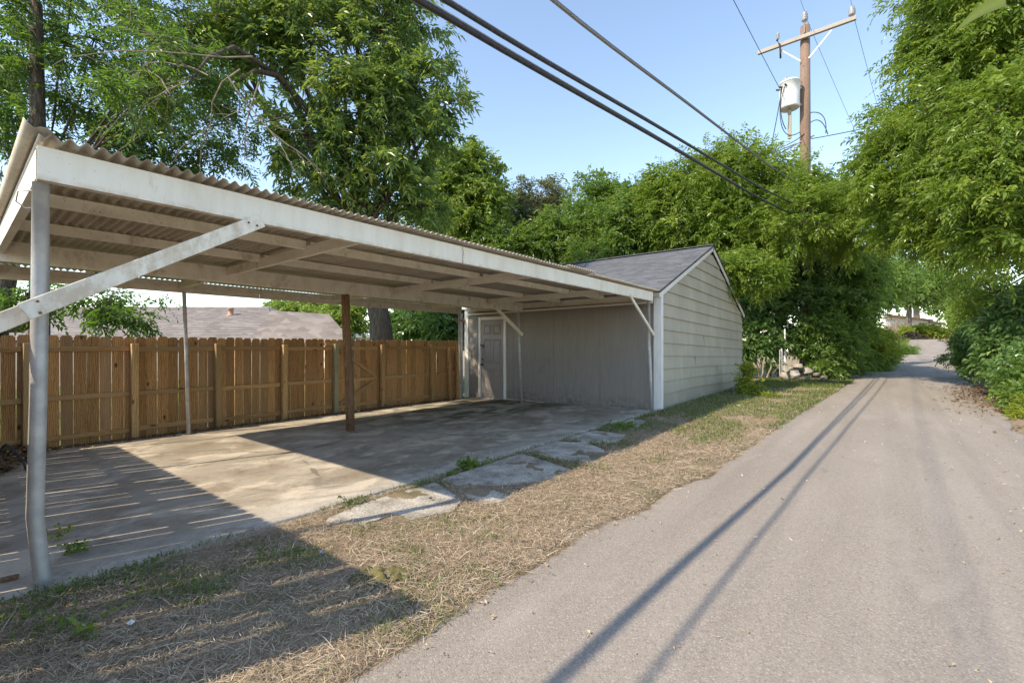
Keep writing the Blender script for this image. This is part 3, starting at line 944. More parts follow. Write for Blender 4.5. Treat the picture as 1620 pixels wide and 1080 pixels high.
# side fence just left of the picture: it throws the striped shadow on the slab
sf = thing('side_fence', 'picket fence beyond the left edge of the picture throwing the striped shadow', 'fence', (-.42, 6, -.1))
PV2 = picket_variants(1.76, .138)
y = 2.36
while y < 9.0:
    g = random.choice([.0, .004, .006, .007, .008, .010, .011])
    obj('picket', random.choice(PV2), 'picket', sf, loc=(-.42, y + .07, .0 - .02 * max(0, y - 3.5)), rot=(0, random.uniform(-.01, .01), R(90) + random.uniform(-.03, .03)))
    y += .138 + g
for z in (1.44, .78, .2):
    obj('rail', box_me('rail', -.47, -.432, 2.45, 9.0, z - .10, z - .02, .004), 'rail', sf)
for y in (2.5, 4.8, 7.1):
    obj('post', box_me('post', -.565, -.475, y - .045, y + .045, -.15, 1.55, .005), 'post_wood', sf)
# ------------------------------------------------------------------ foliage
def unit(v):
    return v / np.maximum(np.linalg.norm(v, axis=-1, keepdims=True), 1e-6)

def sprays_mesh(name, org, axis, slen, nleaf, llen, lwid, droop=.25, rg=None, crnd=None, spread=.85, flat=.35, size=None):
    """leafy twigs: each spray is an axis with leaflets left and right"""
    rg = rg or rng
    llen = llen * 1.25; lwid = lwid * 1.3
    S = len(org)
    axis = unit(axis)
    up = np.tile([0, 0, 1.0], (S, 1)) + rg.normal(0, flat, (S, 3))
    side = unit(np.cross(axis, up)); nrm = unit(np.cross(side, axis))
    s = np.linspace(.08, 1, nleaf)[None, :, None]
    sl = (slen * rg.uniform(.7, 1.3, S))[:, None, None]
    pos = org[:, None, :] + axis[:, None, :] * sl * s - np.array([0, 0, 1.0]) * (sl * s * s * droop)
    sg = np.where(np.arange(nleaf) % 2 == 0, 1.0, -1.0)[None, :, None]
    tip = (np.arange(nleaf) == nleaf - 1)[None, :, None]
    ld = axis[:, None, :] * .55 + side[:, None, :] * sg * np.where(tip, .1, spread) - np.array([0, 0, 1.0]) * droop * 1.2 + rg.normal(0, .22, (S, nleaf, 3))
    ld = unit(ld)
    ln = unit(nrm[:, None, :] + rg.normal(0, .45, (S, nleaf, 3)))
    wd = unit(np.cross(ld, ln)); ln = np.cross(wd, ld)
    sz = (size if size is not None else np.ones(S))[:, None, None]
    L = llen * sz * rg.uniform(.6, 1.3, (S, nleaf, 1)); Wd = lwid * sz * rg.uniform(.7, 1.25, (S, nleaf, 1))
    v0 = pos; v2 = pos + ld * L - np.array([0, 0, 1.0]) * L * .12
    mid = pos + ld * L * .45 + ln * Wd * .30
    v1 = mid + wd * Wd * .5; v3 = mid - wd * Wd * .5
    V = np.stack([v0, v1, v2, v3], 2).reshape(-1, 3)
    n = S * nleaf
    b = np.arange(n)[:, None] * 4
    F = np.concatenate([b + [0, 1, 2], b + [0, 2, 3]], 1).reshape(-1, 3)
    cr = crnd if crnd is not None else rg.uniform(0, 1, S)
    a = np.clip(cr[:, None] * .62 + rg.uniform(0, .38, (S, nleaf)), 0, 1)
    return fast_mesh(name, V, F, np.repeat(a.reshape(-1), 4))

def blob_world(b):
    px, py, d, rx, ry = b[:5]
    rd = b[5] if len(b) > 5 else (rx + ry) / 2 * .9
    k = d / F_PX
    return np.array(world_at(px, py, d)), np.array([rx * k, ry * k, rd * k])

def scatter_crown(blobs, nclump, nspray, clump_r, droopdir=.2, seed=1, shell=.4, gap=.0):
    """points and directions for sprays in clumps spread through ellipsoids"""
    rg = np.random.default_rng(seed)
    cs = []; rs = []
    for c, r in blobs: cs.append(c); rs.append(r)
    cs = np.array(cs); rs = np.array(rs)
    w = (rs[:, 0] * rs[:, 1] + rs[:, 1] * rs[:, 2] + rs[:, 0] * rs[:, 2]); w /= w.sum()
    bi = rg.choice(len(cs), nclump, p=w)
    dr = unit(rg.normal(0, 1, (nclump, 3)))
    rad = (shell + (1 - shell) * rg.uniform(0, 1, nclump) ** .6)[:, None]
    # uneven outline: lobes and hollows, and a few shoots that stick out
    lob = np.array([mnoise.noise(Vector((a * 1.9 + c * 3.7, b * 1.9, e * 1.9 + seed))) for (a, b, e), c in zip(dr, bi)])[:, None]
    rad = rad * (1 + .55 * lob)
    shoot = rg.uniform(0, 1, nclump) < .10
    rad[shoot] *= rg.uniform(1.1, 1.4, (shoot.sum(), 1))
    # ellipsoid axes: lateral, up, depth
    Rv = np.array([FY, -FX, 0]); Dv = np.array([FX, FY, 0]); Uv = np.array([0, 0, 1.0])
    off = dr * rad
    cc = cs[bi] + (off[:, :1] * rs[bi, :1]) * Rv + (off[:, 1:2] * rs[bi, 1:2]) * Uv + (off[:, 2:] * rs[bi, 2:]) * Dv
    outw = unit(cc - cs[bi])
    csz = clump_r * rg.uniform(.45, 1.45, nclump)
    csz[shoot] *= .6
    org = np.repeat(cc, nspray, 0) + rg.normal(0, 1, (nclump * nspray, 3)) * np.repeat(csz, nspray)[:, None] * np.array([.55, .55, .38])
    ax = np.repeat(outw, nspray, 0) * .7 + rg.normal(0, .55, (nclump * nspray, 3)) + np.array([0, 0, .12 - droopdir])
    crnd = np.clip(np.repeat(rg.uniform(0, 1, nclump), nspray) * .6 + rg.uniform(0, .4, nclump * nspray), 0, 1)
    size = np.repeat(rg.uniform(.72, 1.3, nclump), nspray)
    return org, ax, crnd, cc, bi, rg, size

def wiggle(a, b, n, amp, seed, sagz=0.0):
    a, b = Vector(a), Vector(b); out = []
    for i in range(n + 1):
        u = i / n
        p = a.lerp(b, u)
        k = amp * math.sin(math.pi * u) if i not in (0,) else 0
        j = Vector((mnoise.noise(Vector((u * 2.3, seed, 1))), mnoise.noise(Vector((u * 2.3, seed, 5))), mnoise.noise(Vector((u * 2.3, seed, 9)))))
        out.append(p + j * amp * (1 if 0 < i < n else .0) + Vector((0, 0, sagz * math.sin(math.pi * u))))
    return out

def tree(name, label, cat, base, trunk_pts, trunk_r, blobs, leafm, nclump, nspray, clump_r, slen, nleaf, llen, lwid, droop=.25, seed=1, bark='bark_dark', group=None, limb_r=.05, twigs=120, shell=.4, droopdir=.2, fork=None, world_blobs=False):
    T = thing(name, label, cat, base, group)
    bl = blobs if world_blobs else [blob_world(b) for b in blobs]
    org, ax, cr, cc, bi, rg, size = scatter_crown(bl, nclump, nspray, clump_r, droopdir, seed, shell)
    obj('crown', sprays_mesh('crown', org, ax, slen, nleaf, llen, lwid, droop, rg, cr, size=size), leafm, T)
    tb = Tubes()
    if trunk_pts:
        tb.add(trunk_pts, list(np.linspace(trunk_r, trunk_r * .55, len(trunk_pts))), 12)
        root = Vector(trunk_pts[-1])
    else:
        root = Vector(base)
    obj_t = None
    lim = Tubes()
    rnd = random.Random(seed)
    fk = Vector(fork) if fork else root
    for i, (c, r) in enumerate(bl):
        c = Vector(c)
        n = max(3, int((c - fk).length / .7))
        pts = wiggle(fk, c, n, .10 * (c - fk).length ** .7, seed * 3.1 + i * 7.7)
        lim.add(pts, list(np.linspace(limb_r, limb_r * .35, len(pts))), 6)
    idx = list(range(len(cc))); rnd.shuffle(idx)
    for q in idx[:twigs]:
        c = Vector(bl[bi[q]][0]); e = Vector(cc[q])
        pts = wiggle(c.lerp(e, .05), e, 3, .12 * (e - c).length, q * .37)
        lim.add(pts, list(np.linspace(limb_r * .30, .006, len(pts))), 4, False)
    if trunk_pts: obj('trunk', tb.mesh('trunk'), bark, T)
    obj('limbs', lim.mesh('limbs'), bark, T)
    return T, cc

def V3(px, py, d): return tuple(world_at(px, py, d))

# pecan behind the fence, the largest crown above the carport
pb = world_at(604, 560, 13.2); pb.z = -.3
tree('pecan_tree', 'tall pecan with thick furrowed trunk and drooping leaves behind the back fence', 'tree', tuple(pb),
     [tuple(pb), (pb.x - .02, pb.y, .5), (pb.x + .02, pb.y, 1.3), (pb.x - .05, pb.y, 2.0), (pb.x - .25, pb.y + .05, 3.0), (pb.x - .6, pb.y + .1, 4.2)], .42,
     [(600, 40, 12.5, 75, 75), (655, 130, 12.5, 62, 62), (540, 100, 12, 80, 70), (480, 40, 12, 80, 60), (420, 70, 11.8, 60, 42), (650, 215, 12.6, 60, 60), (610, 300, 12.8, 62, 55), (655, 320, 13, 36, 46), (545, 245, 12, 62, 50), (480, 215, 11.6, 52, 45), (560, 340, 12.4, 46, 34), (705, 165, 12.5, 38, 22), (350, 60, 11.8, 60, 36), (560, -30, 12.5, 110, 50), (440, -30, 12, 90, 40), (500, 290, 12, 36, 26), (590, 180, 12.2, 80, 60), (310, 40, 11.4, 50, 30), (400, 20, 11.5, 60, 30)],
     'leaf_pecan', 430, 9, .34, .42, 11, .165, .044, .28, 11, 'bark_dark', None, .10, 260, .45, .25)
# fine-leaved dark tree, far left
ab = world_at(62, 560, 9.6); ab.z = -.2
tree('ash_tree', 'dark fine-leaved tree filling the top left corner behind the fence', 'tree', tuple(ab),
     [tuple(ab), (ab.x, ab.y, 2), (ab.x + .03, ab.y, 4), (ab.x - .02, ab.y, 6), (ab.x - .05, ab.y, 8.5)], .19,
     [(30, 30, 10, 120, 70), (150, 60, 10.5, 110, 70), (60, 140, 10, 120, 65), (190, 160, 10.6, 110, 60), (90, 215, 10, 120, 42), (260, 50, 11, 90, 60), (290, 160, 11.2, 80, 55), (280, 235, 11, 90, 34), (200, 250, 10.8, 100, 26), (350, 245, 11.4, 46, 26), (-90, 80, 10, 110, 110), (120, -50, 10.5, 180, 60), (380, 190, 11.8, 40, 40), (-60, 220, 9.5, 90, 50), (340, 120, 11.6, 50, 50), (277, 110, 8.8, 60, 50), (330, 140, 9.1, 44, 36), (241, 112, 8.6, 60, 60), (255, 80, 9.2, 60, 50), (235, 150, 8.4, 50, 36), (250, 110, 8.6, 50, 50)],
     'leaf_dark', 430, 9, .36, .40, 12, .098, .031, .2, 23, 'bark_dark', None, .032, 240, .3, .15, fork=(ab.x, ab.y, 4.2))
# leaning tree at the left edge, seen under the carport roof
lb = world_at(-60, 560, 8.6); lb.z = -.2
tree('leaning_tree', 'leaning tree stem with low leafy twigs seen under the roof at far left', 'tree', tuple(lb),
     [tuple(lb), tuple(world_at(-20, 520, 8.6)), tuple(world_at(30, 515, 8.6)), tuple(world_at(85, 480, 8.7)), tuple(world_at(135, 445, 8.9)), tuple(world_at(180, 400, 9.2))], .17,
     [(40, 470, 8.4, 36, 24), (20, 490, 8.3, 26, 20), (170, 478, 8.4, 46, 16), (210, 498, 8.3, 20, 12), (245, 466, 8.5, 14, 8), (110, 448, 8.6, 40, 10), (150, 495, 8.3, 22, 12)],
     'leaf_dark', 44, 8, .14, .28, 9, .085, .030, .35, 31, 'bark_dark', None, .015, 30, .3, .3, fork=tuple(world_at(120, 455, 8.8)))
st = Tubes(); st.add([world_at(-8, 540, 8.9), world_at(2, 480, 8.9), world_at(12, 430, 8.9), world_at(22, 380, 9)], [.17, .16, .15, .14], 10)
stT = thing('leaning_tree', 'dark tree stem at the left edge between roof and fence', 'tree', tuple(world_at(-8, 560, 8.9)))
obj('trunk', st.mesh('trunk'), 'bark_dark', stT)
# bare dead twigs between the two crowns
tw = Tubes(); rr = random.Random(4)
def branchlet(p, d, L, r, depth):
    pts = [p]; cur = Vector(p); dd = Vector(d).normalized()
    for i in range(4):
        dd = (dd + Vector((rr.uniform(-.3, .3), rr.uniform(-.3, .3), rr.uniform(-.3, .3)))).normalized()
        cur = cur + dd * L / 4; pts.append(cur.copy())
    tw.add(pts, list(np.linspace(r, r * .5, 5)), 5, False)
    if depth:
        for k in (1, 2, 3, 4):
            if rr.random() < .75:
                nd = (dd + Vector((rr.uniform(-1, 1), rr.uniform(-1, 1), rr.uniform(-1, .7)))).normalized()
                branchlet(pts[k], nd, L * rr.uniform(.45, .7), r * .55, depth - 1)
for (px, py, dx, dz, L) in ((400, 90, -1.5, -.2, 2.6), (380, 110, -1.2, -.9, 2.2), (410, 130, -.1, -1.3, 2.0), (330, 120, -1.0, .5, 1.8), (360, 120, .2, -1.4, 2.2), (300, 130, -1.3, -.5, 1.6), (270, 150, -.5, 1.0, 1.4)):
    o_ = world_at(px, py, 8.0)
    branchlet(o_, Vector((FY * dx, -FX * dx, dz)), L * .72, .015, 2)
twT = thing('dead_branch', 'bare grey dead branches hanging between the two tall tree crowns', 'branch', tuple(world_at(380, 200, 8)))
obj('twigs', tw.mesh('twigs'), 'twig', twT)
big = Tubes()
big.add([world_at(585, 330, 12.9), world_at(555, 290, 12.4), world_at(500, 190, 12.2), world_at(440, 120, 11.4), world_at(405, 112, 10.8), world_at(372, 128, 10.2)], [.17, .14, .11, .08, .05, .02], 8)
big.add([world_at(440, 120, 11.8), world_at(370, 75, 10), world_at(330, 90, 8.6), world_at(300, 130, 8.0)], [.07, .05, .03, .012], 8)
obj('limb', big.mesh('limb'), 'bark_dark', twT)

BG = 'trees behind the shed'
def bgtree(label, blobs, leafm, nc, seed, llen=.13, lw=.055, slen=.42, d0=None, bark='bark_grey', twigs=90, name='tree', droop=.2, nl=9, ns=12, cr=.4, group=BG, limb=.05, shell=.35):
    bx = blobs[0]; b = world_at(bx[0], HY, bx[2]); b.z = float(base_z(b.x, b.y)) - .1
    top = world_at(bx[0], bx[1] + bx[4] * .5, bx[2])
    return tree(name, label, 'tree', tuple(b), wiggle(b, top, 6, .25, seed), max(.10, .012 * bx[2] * .6), blobs, leafm, nc, ns, cr, slen, nl, llen, lw, droop, seed, bark, group, limb, twigs, shell, .2)
bgtree('yellow-green tree standing just right of the pecan crown', [(725, 300, 21, 40, 48), (700, 260, 21, 30, 30), (745, 262, 21.5, 26, 30), (770, 320, 21, 26, 40), (700, 340, 21, 30, 36), (740, 360, 20.5, 44, 30), (775, 270, 21.5, 10, 14)], 'leaf_yellow', 330, 41, .16, .075, d0=21)
bgtree('thin greyish half-bare tree left of centre behind the roof', [(850, 320, 24, 42, 24), (815, 320, 24, 24, 26), (885, 325, 24, 26, 26), (840, 350, 23.5, 60, 20)], 'leaf_grey', 150, 42, .13, .05, d0=24, twigs=400, limb=.10, bark='twig')
bgtree('mid green tree behind the carport roof in the gap right of the half-bare one', [(905, 350, 20, 40, 30), (940, 320, 21, 26, 34), (880, 380, 20, 50, 28), (930, 385, 19.5, 50, 24), (965, 310, 21, 22, 20), (800, 385, 20, 50, 24), (850, 390, 20, 46, 18)], 'leaf_mid', 330, 43, .15, .06)
bgtree('darker green tree above the middle of the shed roof', [(1000, 340, 19, 44, 30), (985, 375, 18.5, 46, 30), (1040, 375, 18.5, 50, 32), (1010, 318, 19.5, 30, 18), (945, 400, 18, 40, 18)], 'leaf_mid', 340, 44, .14, .055)
bgtree('large feathery tree rising over the shed ridge left of the utility pole', [(1120, 293, 17.5, 62, 42), (1170, 268, 17.5, 52, 34), (1075, 318, 17.5, 48, 36), (1215, 280, 18, 40, 38), (1095, 358, 17.5, 66, 36), (1160, 348, 17.2, 60, 48), (1040, 323, 18, 26, 26), (1220, 338, 17.5, 50, 46), (1130, 263, 17.5, 36, 22), (1060, 283, 17.8, 24, 16), (1180, 396, 17.2, 50, 30)], 'leaf_elm', 430, 45, .125, .046, slen=.55, nl=13, droop=.2, ns=11, cr=.42, twigs=200)
bgtree('tree crown in front of the utility pole foot', [(1290, 446, 19.5, 40, 40), (1265, 348, 15.2, 44, 50), (1310, 348, 16, 46, 50), (1280, 303, 16, 30, 26), (1335, 308, 16.5, 30, 36), (1350, 366, 16.5, 44, 50)], 'leaf_elm', 230, 46, .12, .044, slen=.5, nl=12, droop=.22, ns=11, twigs=150)

# thicket against the shed corner and round the rocks
TH = 'shrubs of the thicket right of the shed'
def bush(label, blobs, leafm, nc, seed, llen=.085, lw=.045, slen=.26, nl=8, ns=12, cr=.26, group=TH, cat='shrub', name='shrub', droop=.2, stems=5, shell=.35, twigs=60, bark='bark_grey'):
    bl = [blob_world(b) for b in blobs]
    c0 = bl[0][0]; gz = float(base_z(c0[0], c0[1]))
    T = thing(name, label, cat, (c0[0], c0[1], gz), group)
    org, ax, crn, cc, bi, rg, size = scatter_crown(bl, nc, ns, cr, .12, seed, shell)
    keep = org[:, 2] > np.array(base_z(org[:, 0], org[:, 1])) + .03
    obj('foliage', sprays_mesh('foliage', org[keep], ax[keep], slen, nl, llen, lw, droop, rg, crn[keep], size=size[keep]), leafm, T)
    tb = Tubes(); rnd = random.Random(seed)
    for i in range(stems):
        b, r = bl[rnd.randrange(len(bl))]
        e = Vector(b); s = Vector((e.x + rnd.uniform(-.5, .5), e.y + rnd.uniform(-.4, .4), gz - .05))
        pts = wiggle(s, e, 5, .18, seed + i * 2.3)
        tb.add(pts, list(np.linspace(.035, .012, len(pts))), 6, False)
    idx = list(range(len(cc))); rnd.shuffle(idx)
    for q in idx[:twigs]:
        c = Vector(bl[bi[q]][0]); e = Vector(cc[q])
        tb.add(wiggle(c, e, 3, .1, q * .7), [.012, .010, .007, .004], 4, False)
    if tb.F: obj('stems', tb.mesh('stems'), bark, T)
    return T
bush('yellowish leafy spray hanging over the right end of the shed roof', [(1150, 412, 13.6, 26, 12), (1185, 425, 13.6, 34, 16), (1165, 430, 13.4, 24, 14), (1205, 445, 13.6, 26, 16)], 'leaf_elm', 90, 51, .10, .038, .36, 11, 12, .2, stems=0, twigs=30)
THK = 1.27
def deep(bl): return [(x, y, d * THK, rx, ry) for x, y, d, rx, ry in bl]
bush('dark green thicket shrub tight against the shed gable', deep([(1200, 480, 14.7, 34, 44), (1195, 540, 14.5, 32, 36), (1230, 455, 14.8, 40, 36), (1225, 545, 14.3, 34, 14), (1190, 440, 15, 24, 40)]), 'leaf_ivy', 250, 52, .115, .06, .3, stems=9)
bush('glossy grey-green shrub in the middle of the thicket above the rocks', deep([(1260, 430, 14.8, 46, 34), (1275, 480, 14.4, 46, 34), (1300, 400, 15.2, 46, 40), (1250, 512, 14.2, 34, 18), (1330, 440, 15.4, 36, 40), (1235, 400, 15.2, 40, 36)]), 'leaf_ivy', 330, 53, .11, .058, .3, stems=8)
bush('lighter green shrub right of the rock pile beside the alley', deep([(1310, 540, 13.9, 36, 26), (1330, 520, 14.6, 28, 34), (1318, 490, 14.5, 36, 30), (1308, 572, 13.5, 18, 14), (1330, 570, 14.0, 20, 14), (1292, 520, 13.9, 18, 20)]), 'leaf_mid', 210, 54, .13, .055, .4, 11, stems=6)
bush('dark shrub at the alley edge behind the light green one', [(1345, 500, 19, 30, 50), (1345, 450, 19, 36, 44), (1372, 430, 19.5, 32, 36), (1338, 550, 18, 20, 20)], 'leaf_mid', 230, 55, .10, .05, stems=5)
bush('small bright green sapling shrub at the foot of the shed corner', [(1177, 592, 12.0, 13, 15), (1184, 605, 11.9, 11, 11), (1170, 608, 12, 9, 9)], 'leaf_lime', 26, 56, .06, .038, .14, 6, 8, .10, stems=3, twigs=10)
bush('bright yellow-green bush beside the alley left verge', [(1372, 545, 21, 20, 22), (1385, 540, 23, 18, 16), (1392, 555, 22, 14, 14), (1365, 530, 22, 16, 14)], 'leaf_lime', 150, 57, .12, .06, .35, 8, group=None, stems=2, twigs=20)
bush('green weedy bush below the bright yellow one on the left verge', [(1368, 570, 19, 16, 10), (1385, 572, 21, 16, 9), (1400, 560, 25, 16, 8), (1425, 553, 32, 16, 6)], 'leaf_mid', 130, 58, .14, .03, .35, 8, group=None, stems=0, twigs=0)

# big tree overhanging the right of the alley
gb = Vector((14.5, -5.2, .4))
tree('overhanging_elm', 'large bright green tree overhanging the alley along the right side', 'tree', tuple(gb),
     [tuple(gb), (14.4, -5.0, 2.0), (14.2, -4.6, 3.6), (14.0, -4.2, 5.2), (14, -4, 7)], .30,
     [(1560, 60, 10.5, 80, 70), (1490, 90, 11.5, 56, 60), (1590, 170, 9.5, 70, 70), (1500, 190, 11, 70, 60), (1442, 190, 12.5, 40, 50), (1400, 265, 13, 52, 36), (1560, 280, 10, 80, 60), (1470, 290, 12, 66, 50), (1380, 322, 14, 28, 30), (1420, 348, 13.5, 54, 32), (1505, 368, 12, 56, 38), (1590, 370, 10, 60, 60), (1460, 372, 14.5, 40, 16), (1537, 430, 13.5, 34, 26), (1580, 460, 12, 44, 34), (1462, 40, 12.5, 30, 28), (1520, 10, 11, 60, 40), (1600, 10, 10, 70, 50), (1395, 225, 13, 26, 18), (1660, 250, 9.5, 80, 120), (1660, 80, 10, 80, 100), (1540, -60, 10.5, 110, 50), (1500, 330, 12, 60, 40), (1415, 10, 12.5, 20, 8), (1585, 300, 10, 40, 40)],
     'leaf_elm', 900, 12, .34, .46, 13, .100, .036, .24, 61, 'bark_grey', None, .05, 420, .25, .28, fork=(14.1, -4.3, 4.4))
bush('dark glossy shrub under the right tree at the edge of the picture', [(1610, 560, 11, 34, 40), (1600, 510, 12, 34, 30), (1640, 600, 9.5, 30, 40), (1630, 500, 11, 40, 40)], 'leaf_ivy', 260, 62, .10, .055, .3, 8, group='shrubs along the right side of the alley')
bush('blue-green rounded shrub on the right verge further up the alley', [(1550, 555, 16, 32, 24), (1575, 545, 15.5, 26, 28), (1535, 570, 16, 18, 12), (1560, 530, 16.5, 30, 16)], 'leaf_ivy', 230, 63, .08, .04, .26, 9, group='shrubs along the right side of the alley')
bush('light leafy shrub at the lower right picture edge by the leaf litter', [(1618, 598, 9.3, 14, 20), (1614, 618, 9.0, 8, 10), (1628, 640, 8.6, 12, 20)], 'leaf_mid', 50, 64, .085, .05, .24, 7, 9, .16, group='shrubs along the right side of the alley', stems=3, twigs=14)
bush('low grassy weeds at the right road edge below the leafy shrub', [(1618, 668, 8.0, 12, 14), (1622, 645, 8.2, 12, 12)], 'leaf_lime', 30, 65, .09, .016, .16, 6, 8, .12, group='shrubs along the right side of the alley', stems=0, twigs=0)
bush('leaning branchy shrub with green sprays over the right verge far along', [(1532, 525, 24, 14, 22), (1540, 500, 22, 20, 26), (1515, 505, 30, 8, 10), (1555, 495, 20, 22, 28)], 'leaf_elm', 170, 66, .13, .05, .4, 9, group='shrubs along the right side of the alley', stems=8)

# far trees closing the alley
FT = 'far trees at the end of the alley'
for i, (lab, bl, lm) in enumerate((
    ('far tree left of the white house at the alley end', [(1382, 458, 48, 26, 24), (1360, 440, 46, 36, 36), (1410, 440, 50, 30, 22)], 'leaf_mid'),
    ('far tree with its stem in front of the white house', [(1437, 462, 58, 22, 10), (1455, 450, 60, 30, 18), (1418, 460, 58, 16, 10)], 'leaf_mid'),
    ('far tree right of the white house', [(1505, 470, 70, 24, 26), (1540, 470, 66, 36, 40), (1480, 450, 72, 30, 26)], 'leaf_mid'),
    ('far yellowish tree closing the sky above the white house', [(1450, 420, 95, 60, 34), (1510, 430, 95, 40, 40), (1400, 420, 95, 40, 40)], 'leaf_yellow'))):
    bgtree(lab, bl, lm, 230, 70 + i, .34, .17, .9, twigs=40, ns=9, nl=7, cr=.9, group=FT, limb=.12, name='far_tree')
bush('bright green hedge in front of the white house at the alley end', [(1450, 526, 60, 12, 7), (1468, 526, 60, 14, 7), (1482, 530, 60, 8, 6), (1432, 528, 58, 8, 5)], 'leaf_lime', 150, 76, .30, .15, .6, 7, 9, .5, group=None, cat='hedge', name='hedge', stems=0, twigs=0)
# trees behind the neighbour's house on the left
bgtree('sunlit tree behind the neighbour house right of its roof', [(480, 495, 30, 50, 16), (440, 488, 32, 14, 10), (520, 505, 28, 34, 18), (550, 500, 27, 26, 20)], 'leaf_yellow', 200, 81, .2, .10, .5, group=None)
bgtree('dark tree seen between pecan trunk and shed above the fence', [(680, 525, 17, 46, 22), (640, 515, 18, 26, 20), (720, 510, 16, 36, 26), (690, 500, 17, 50, 16)], 'leaf_ivy', 260, 82, .13, .06, .4, group=None)

# ------------------------------------------------------------------ ground cover
def blades(name, P, L, W, az, elev, attr, mat, rg, curl=.3):
    n = len(P)
    d = np.stack([np.cos(az) * np.cos(elev), np.sin(az) * np.cos(elev), np.sin(elev)], -1)
    s = np.stack([-np.sin(az), np.cos(az), np.zeros(n)], -1)
    tilt = rg.uniform(-.6, .6, n)[:, None]
    s = unit(s + np.array([0, 0, 1.0]) * tilt)
    b0 = P - s * (W / 2)[:, None]; b1 = P + s * (W / 2)[:, None]
    m = P + d * (L * .55)[:, None]
    m0 = m - s * (W * .42)[:, None]; m1 = m + s * (W * .42)[:, None]
    dd = d.copy(); dd[:, 2] -= curl; dd = unit(dd)
    t = m + dd * (L * .45)[:, None]
    t[:, 2] = np.maximum(t[:, 2], P[:, 2] + .002)
    V = np.stack([b0, b1, m1, m0, t], 1).reshape(-1, 3)
    k = np.arange(n)[:, None] * 5
    F = np.concatenate([k + [0, 1, 2], k + [0, 2, 3], k + [3, 2, 4]], 1).reshape(-1, 3)
    return fast_mesh(name, V, F, np.repeat(attr, 5))

def sample_verge(n, x0, x1, rg, ymin=None, ymax=3.40, power=1.6):
    u = rg.uniform(0, 1, n)
    # denser close to the camera
    x = x0 + (x1 - x0) * u ** power
    lo = lerp_tab(ROAD_L, x) - .05 if ymin is None else ymin
    y = lo + (ymax - lo) * rg.uniform(0, 1, n)
    return x, y
def in_pad(x, y):
    keep = np.ones(len(x), bool)
    for poly, _ in PADS:
        w = [ground_at(a, b, .015) for a, b in poly]
        inside = np.zeros(len(x), bool)
        j = len(w) - 1
        for i in range(len(w)):
            xi, yi, xj, yj = w[i].x, w[i].y, w[j].x, w[j].y
            c = ((yi > y) != (yj > y)) & (x < (xj - xi) * (y - yi) / (yj - yi + 1e-9) + xi)
            inside ^= c; j = i
        keep &= ~inside
    return keep
def pnoise(x, y, s, seed):
    return np.array([mnoise.noise(Vector((a * s + seed, b * s, seed))) for a, b in zip(x, y)])
rg = np.random.default_rng(99)
x, y = sample_verge(210000, .05, 16.5, rg)
edge = y - np.array([road_edge(a, 1) for a in x])
keep = in_pad(x, y) & (edge > -.02 + rg.normal(0, .03, len(x)))
bare = pnoise(x, y, 1.4, 4.2)
keep &= (bare + rg.normal(0, .25, len(x)) < .45)
x, y = x[keep], y[keep]
z = np.array(base_z(x, y)) + .016 * (y < 3.4) + rg.uniform(0, .02, len(x)) + np.abs(pnoise(x, y, 2.2, 9)) * .02
P = np.stack([x, y, z], -1); n = len(P)
o = obj('dry_grass', blades('dry_grass', P, rg.gamma(2.6, .015, n) * (1 + x * .03) + .012, rg.uniform(.0009, .0026, n) * (1 + x * .11), rg.uniform(0, 6.283, n), rg.normal(.10, .20, n), rg.beta(2, 2, n), 'straw', rg, .15), 'straw')
tag(o, 'trampled straw-coloured dry grass covering the verge', 'grass', kind='stuff')
x, y = sample_verge(90000, .05, 20, rg)
g = pnoise(x, y, 1.1, 1.3) + .5 * pnoise(x, y, 4.0, 6.3) - (x < 8) * np.clip(1 - (y - lerp_tab(ROAD_L, x)) / .6, 0, 1) * .5
near_slab = np.clip((y - 2.8) / .4, 0, 1) * (x > 5.2) * .55 + (x > 8.8) * np.clip((y - 2.3) / .8, 0, 1) * .4 + (x > 3) * .16 + (x < 1.9) * (y < 2.9) * .3 + (x > 9) * .1
keep = in_pad(x, y) & (g + near_slab + rg.normal(0, .12, len(x)) > .18)
x, y = x[keep], y[keep]
z = np.array(base_z(x, y)) + .016
P = np.stack([x, y, z], -1); n = len(P)
o = obj('green_grass', blades('green_grass', P, rg.uniform(.03, .085, n) * (1 + x * .04), rg.uniform(.002, .005, n) * (1 + x * .14), rg.uniform(0, 6.283, n), rg.normal(.75, .35, n), rg.uniform(0, 1, n), 'blade', rg, .5), 'blade')
tag(o, 'patches of short green grass and weeds in the dry verge', 'grass', kind='stuff')
# clover-like broadleaf weeds close to the camera
x, y = sample_verge(9000, .05, 6.5, rg, power=1.3)
g = pnoise(x, y, 1.1, 1.3) + .5 * pnoise(x, y, 4.0, 6.3)
keep = in_pad(x, y) & (g + (x < 1.6) * (y < 3.0) * .28 - (x > 1.6) * .1 - (x < 8) * np.clip(1 - (y - lerp_tab(ROAD_L, x)) / .6, 0, 1) * .5 + rg.normal(0, .08, len(x)) > .30)
P = np.stack([x[keep], y[keep], np.full(keep.sum(), .022)], -1)
axw = np.stack([rg.normal(0, 1, len(P)), rg.normal(0, 1, len(P)), rg.uniform(.2, .9, len(P))], -1)
o = obj('clover', sprays_mesh('clover', P, axw, .035, 5, .013, .010, .1, rg, None, .9, .3), 'leaf_mid')
tag(o, 'low broadleaf clover patches greening the dry verge', 'clover', kind='stuff')
